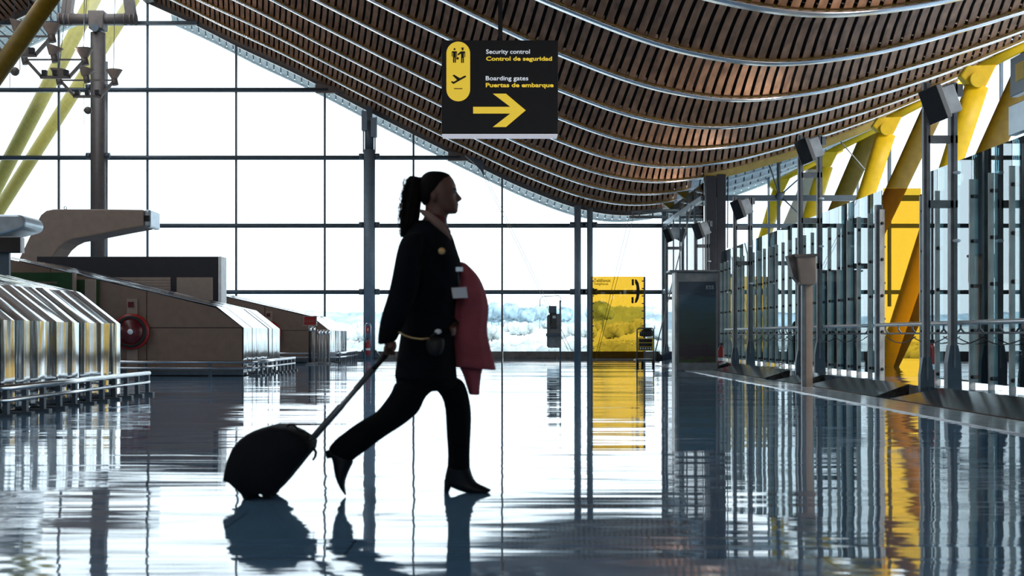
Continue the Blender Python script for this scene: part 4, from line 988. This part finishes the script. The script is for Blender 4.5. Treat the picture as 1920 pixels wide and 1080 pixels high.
# far arm, bent, hand showing in front of the coat
b.loft([(795, 462, 818, 460, .03, .15), (812, 500, 836, 500, .034, .20), (822, 545, 850, 548, .038, .20), (832, 585, 856, 590, .034, .12), (838, 604, 858, 606, .026, .0), (842, 612, 857, 614, .030, -.06), (845, 622, 858, 622, .028, -.11)], D, 14)
for i in range(4):
    y0 = 614+i*4; b.loft([(850, y0-2, 851, y0+2, .009, -.12), (856, y0-1, 857, y0+3, .009, -.145), (853, y0, 853, y0+4, .008, -.165), (848, y0+1, 848, y0+4, .007, -.165)], D, 8)
b.loft([(848, 607, 850, 612, .009, -.10), (854, 604, 857, 608, .009, -.13), (859, 607, 860, 611, .008, -.15)], D, 8)
body = b.build('body', 'skin', per); remesh(body, .0050, 1)
for s in (-1, 1):
    MB().ball(pv(848.5, 361.5, s*.034), .0115, 8).build('eye', 'collar', per)
    MB().ball(pv(851.6, 361.5, s*.036), .006, 8).build('iris', 'black', per)
    MB().loft([(848, 354.5, 857.2, 355, .016, s*.030), (849, 356.3, 857, 356.3, .016, s*.030)], D, 10).build('eyebrow', 'hair', per)
# hair
h = MB()
h.loft([(806, 320, 832, 321.5, .036, 0), (795, 325, 844, 326.5, .058, 0), (788, 333, 848, 335, .072, 0), (785, 344, 843, 345, .080, 0), (784, 356, 834, 355, .083, 0), (786, 366, 820, 363, .082, 0), (789, 376, 812, 374, .072, 0), (793, 387, 808, 384, .055, 0)], D, 28)
h.build('hair', 'hair', per, sub=1)
h = MB(); h.loft([(769, 327, 796, 334, .03, 0), (762, 334, 796, 345, .045, 0), (758, 350, 794, 354, .058, 0), (756, 370, 791, 371, .062, 0), (755, 390, 788, 390, .062, 0), (753, 408, 787, 408, .06, 0), (751, 424, 782, 424, .052, 0), (750, 436, 772, 436, .035, -.01), (751, 446, 760, 446, .01, -.01)], D, 26, wob=.10)
h.build('ponytail', 'hair', per, sub=1)
h = MB(); Rr = random.Random(4)
for i in range(90):
    x = Rr.uniform(758, 770); y = Rr.uniform(333, 350); pts = []; ph = Rr.uniform(0, 6); yy0 = Rr.uniform(-.05, .05); top = Rr.uniform(395, 446)
    dx = Rr.uniform(-12, 2)
    for k in range(14):
        u = k/13; pts.append(pv(x-5*math.sin(math.pi*u*.7)+dx*u+2.2*math.sin(ph+u*15), y+(top-y)*u, yy0+.008*math.cos(ph+u*14)))
    h.tube(pts, .0014, 4)
h.build('loose_curls', 'hair', per)
h = MB(); h.lathe([(.016, -.012), (.026, -.008), (.026, .008), (.016, .012)], pv(788, 341), 14, 'x'); h.build('hair_tie', 'black', per)
# clothes
j = MB()
j.loft([(786, 408, 832, 418, .070, 0), (772, 424, 846, 436, .12, 0), (757, 442, 852, 452, .165, 0), (750, 468, 858, 474, .185, 0), (748, 498, 869, 500, .185, 0), (752, 540, 858, 540, .165, 0), (756, 585, 852, 585, .155, 0), (752, 620, 851, 620, .165, 0), (748, 650, 853, 652, .18, 0), (743, 680, 855, 684, .195, 0), (740, 708, 858, 711, .20, 0), (740, 712, 858, 715, .19, 0)], D, 36, wob=.012)
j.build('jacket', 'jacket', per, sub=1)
s_ = MB(); s_.loft([(762, 440, 806, 436, .05, -.13), (751, 462, 800, 462, .07, -.175), (745, 500, 797, 503, .075, -.20), (738, 540, 790, 548, .07, -.21), (731, 566, 780, 574, .066, -.21), (722, 590, 768, 600, .06, -.205), (717, 615, 758, 622, .055, -.20), (714.5, 640, 750, 636, .05, -.195), (716, 648, 748, 640, .046, -.195)], D, 22, wob=.03)
s_.build('sleeve', 'jacket', per, sub=1)
s_ = MB(); s_.loft([(788, 440, 826, 440, .055, .13), (800, 470, 842, 475, .065, .18), (812, 510, 850, 512, .062, .20), (820, 550, 856, 556, .058, .19), (828, 580, 860, 590, .05, .11), (834, 600, 861, 606, .042, .0), (838, 608, 860, 612, .036, -.05)], D, 20, wob=.03)
s_.build('sleeve', 'jacket', per, sub=1)
c_ = MB()
for side in (-1, 1):
    c_.tube([pv(791, 397, side*.045), pv(803, 404, side*.085), pv(816, 416, side*.105), pv(828, 427, side*.10), pv(838, 440, side*.085), pv(845, 452, side*.065)], [.010, .017, .021, .021, .018, .008], 12)
c_.build('collar', 'collar', per)
c_ = MB(); c_.loft([(797, 396, 836, 404, .064, 0), (796, 405, 839, 412, .068, 0), (800, 414, 838, 421, .07, 0), (806, 424, 844, 430, .06, 0), (820, 436, 849, 440, .04, 0)], D, 20, wob=.05); c_.build('neck_scarf', 'scarf', per, sub=1)
c_ = MB(); c_.lathe([(.001, -.006), (.016, -.005), (.020, 0)], pv(832, 476, -.215), 18, 'y'); c_.build('sleeve_badge', 'gold', per)
c_ = MB(); c_.lathe([(.018, -.004), (.0215, 0), (.0215, .05), (.001, .05)], pv(832, 476, -.215), 18, 'y'); c_.build('badge_mount', 'jacket', per)
tr = MB(); tr.loft([(742, 690, 857, 694, .175, 0), (741, 705, 858, 708, .18, 0), (742, 724, 860, 724, .17, 0), (750, 738, 840, 733, .15, 0)], D, 24)
tr.loft([(743, 706, 830, 724, .105, -.075), (738, 731, 806, 735, .10, -.075), (731, 741, 796, 748, .098, -.075), (722, 754, 790, 768, .094, -.075), (709, 770.5, 777, 780, .088, -.075), (694, 779, 757, 796, .084, -.075), (680, 787, 737, 808, .08, -.075), (664, 797, 722, 818, .074, -.075), (648, 810, 700, 834, .068, -.075), (636, 818, 688, 844, .064, -.075), (625, 830, 677, 851, .062, -.075), (617, 840, 668, 858, .058, -.075), (628, 850, 660, 866, .045, -.075)], D, 24, wob=.02)
tr.loft([(790, 704, 862, 706, .11, .075), (804, 726, 872, 722, .11, .075), (817, 733, 877, 738, .105, .075), (827, 744, 881, 756, .10, .075), (834, 765, 883.5, 778, .09, .075), (835, 800, 882.5, 803, .082, .075), (837, 829, 881, 830, .076, .075), (839, 856, 880, 858, .072, .075), (838, 872, 880.5, 874, .07, .075), (837, 884, 882, 886, .068, .075)], D, 24, wob=.02)
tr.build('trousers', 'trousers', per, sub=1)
# boots
bt = thing
b1 = MB(); b1.loft([(838, 868, 880, 868, .058, .075), (836, 884, 882, 886, .052, .075), (832, 900, 888, 902, .045, .075), (832, 908, 896, 910, .042, .075), (838, 914, 905, 913.5, .042, .075), (858, 923, 909, 915, .042, .075), (878, 929.5, 913, 917.5, .040, .075), (900, 930, 918, 920, .034, .075), (914, 929, 922, 922, .018, .075)], D, 20)
b1.build('boot', 'boot', per, sub=1)
b1 = MB(); b1.loft([(831.5, 902, 848, 912, .028, .075), (831.5, 912, 844, 918, .022, .075), (831.3, 921, 841.5, 923, .018, .075), (831.3, 929.6, 840, 929.6, .017, .075)], D, 14)
b1.build('boot_heel', 'boot', per)
b1 = MB(); b1.loft([(617, 838, 670, 858, .05, -.075), (621, 848, 664, 868, .046, -.075), (627, 860, 659, 877, .042, -.075), (629, 876, 655, 887, .042, -.075), (631.5, 890, 650.5, 898, .040, -.075), (637, 905, 650, 910, .034, -.075), (643.5, 916, 651.5, 919, .024, -.075), (650, 925, 653, 926.5, .010, -.075)], D, 20)
b1.build('boot', 'boot', per, sub=1)
b1 = MB(); b1.loft([(630, 836, 633, 856, .022, -.075), (621, 840, 626, 856.5, .018, -.075), (613.5, 843.5, 616.5, 857.5, .015, -.075)], D, 14); b1.build('boot_heel', 'boot', per)
# shoulder bag with gold strap, red coat, name card
t = thing('shoulder_bag', pv(826, 660, -.23), 'small black shoulder bag with pale gold chain at the hip', 'bag')
mb = MB(); mb.loft([(806, 632, 836, 630, .03, -.225), (803, 645, 838, 643, .04, -.225), (805, 658, 836, 656, .042, -.225), (812, 668, 830, 667, .02, -.225)], D, 18); mb.build('pouch', 'black', t, sub=1)
MB().tube([pv(754, 623, -.25), pv(766, 629, -.26), pv(780, 633.5, -.265), pv(796, 635.5, -.265), pv(811, 634, -.26)], .005, 8).build('chain', 'gold', t)
MB().ball(pv(826, 622, -.25), .016, 10, (1.1, .5, .8)).build('clasp', 'sign_white', t)
MB().tube([pv(811, 634, -.26), pv(818, 627, -.255), pv(826, 623, -.25)], .005, 8).build('strap_end', 'black', t)
ct = MB(); ct.loft([(858, 488, 872, 491, .03, .05), (856, 498, 879, 498, .07, .06), (854, 510, 892, 511, .09, .07), (852, 524, 900, 523, .10, .07), (850, 540, 906.5, 538, .10, .07), (847, 563, 913.5, 563, .10, .07), (845, 584, 916, 584, .095, .07), (844, 613, 911, 613, .09, .07), (843, 640, 915, 640, .092, .07), (842, 667, 922, 667, .095, .07), (842, 683, 929, 689, .095, .07), (842, 687, 930, 694, .09, .07), (843, 688, 929, 695, .08, .07)], D, 48, wob=.06)
ct.loft([(852, 670, 912, 680, .05, .10), (860, 690, 901, 700, .06, .10), (868, 705, 901.5, 708, .055, .10), (873, 725, 899, 725, .05, .10), (878, 738, 898.5, 740, .05, .10), (878, 742, 898.5, 743, .045, .10)], D, 24, wob=.06)
o = ct.build('overcoat', 'coat_red', sub=1); set_origin(o, pv(880, 742, .07)); tag(o, 'dusky red overcoat carried folded over the arm', 'coat')
t = thing('name_card', pv(864, 551, -.21), 'white card on a short lanyard against the red overcoat', 'card')
MB().prism([pv(849, 542, -.19), pv(876, 540, -.15), pv(878.5, 560, -.15), pv(852, 561.5, -.19)], (0, .004, 0)).build('card', 'sign_white', t)
MB().tube([pv(863, 541, -.175), pv(862, 525, -.17), pv(861, 505, -.16)], .003, 6).build('lanyard', 'dark_steel', t)
MB().box(pv(857, 512, -.175), pv(870, 504, -.165)).build('clip', 'light_steel', t)

# ------------------------------------------------------------------ suitcase
DS = 6.62
t = thing('wheeled_suitcase', (P(490, 0, DS).x, DS, 0), 'black soft wheeled suitcase tilted back and pulled by its long handle', 'suitcase')
out = [(427.5, 897), (430, 880), (434, 862), (444, 838), (458, 821), (470, 812), (482, 805.5), (500, 800.5), (516, 796.5), (530, 799), (545, 801), (562, 808), (578, 818), (589, 828), (587, 842), (572, 860), (556, 880), (540, 899.5), (528, 913), (516, 924), (508, 927), (499, 921.5), (482, 923), (472, 928), (461, 921), (448, 909), (438, 900)]
mb = MB(); cx, cy = 507, 866; rings = [(-.17, .90), (-.155, .97), (-.12, 1.0), (0, 1.0), (.12, 1.0), (.155, .97), (.17, .90)]; vs = []
for yy, s in rings:
    for x, y in out: p = P(cx+(x-cx)*s, cy+(y-cy)*s, DS); p.y += yy; vs.append(p)
n = len(out); mb.add(vs, [(i*n+k, i*n+(k+1)%n, (i+1)*n+(k+1)%n, (i+1)*n+k) for i in range(len(rings)-1) for k in range(n)]+[tuple(range(n))[::-1], tuple((len(rings)-1)*n+k for k in range(n))], True)
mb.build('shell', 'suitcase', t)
def sv(px, py, dy=0.): v = P(px, py, DS); v.y += dy; return v
for s in (-1, 1):
    MB().lathe([(.008, -.012), (.024, -.012), (.024, .012), (.008, .012)], sv(508, 922.5, s*.11)+Vector((0, 0, 0)), 16, 'y').build('wheel', 'black', t)
    MB().loft([(458, 914, 484, 918, .02, s*.11), (461, 924, 480, 926, .018, s*.11), (466, 935, 474, 935, .012, s*.11)], DS, 12).build('foot', 'black', t)
for s in (-1, 1): MB().tube([sv(583, 826, s*.045), sv(640, 762, s*.045), sv(700, 692, s*.045)], .0115, 8).build('handle_tube', 'frame_steel', t)
MB().tube([sv(696, 697, 0), sv(725, 663, 0)], .015, 8).build('handle_neck', 'black', t)
MB().bar(sv(668, 729, 0), sv(700, 692, 0), .10, .026).build('handle_sleeve', 'black', t)
MB().bar(sv(588, 820, 0), sv(640, 761, 0), .10, .030).build('handle_sleeve', 'black', t)
MB().tube([sv(728, 659, -.15), sv(727, 660, .05)], .013, 10).build('handle_grip', 'black', t)
MB().tube([sv(575, 818, 0), sv(586, 822, 0), sv(597, 812, 0)], .012, 8).build('handle_socket', 'black', t)
# carry handle loops, strap hook
MB().tube([sv(538, 800), sv(543, 795.5), sv(551, 796), sv(557, 803), sv(560, 808)], .006, 8).build('carry_handle', 'black', t)
MB().tube([sv(560, 807), sv(566, 809), sv(575, 811), sv(580, 818)], .006, 8).build('carry_handle', 'black', t)
MB().tube([sv(583, 839), sv(589, 842), sv(592.5, 848), sv(591, 856), sv(586.5, 863)], [.006, .008, .008, .007, .006], 8).build('hook', 'black', t)
MB().tube([sv(x, y, -.166) for x, y in ((447, 868), (462, 846), (484, 828), (515, 820), (548, 828))], .004, 6).build('zip', 'dark_steel', t)
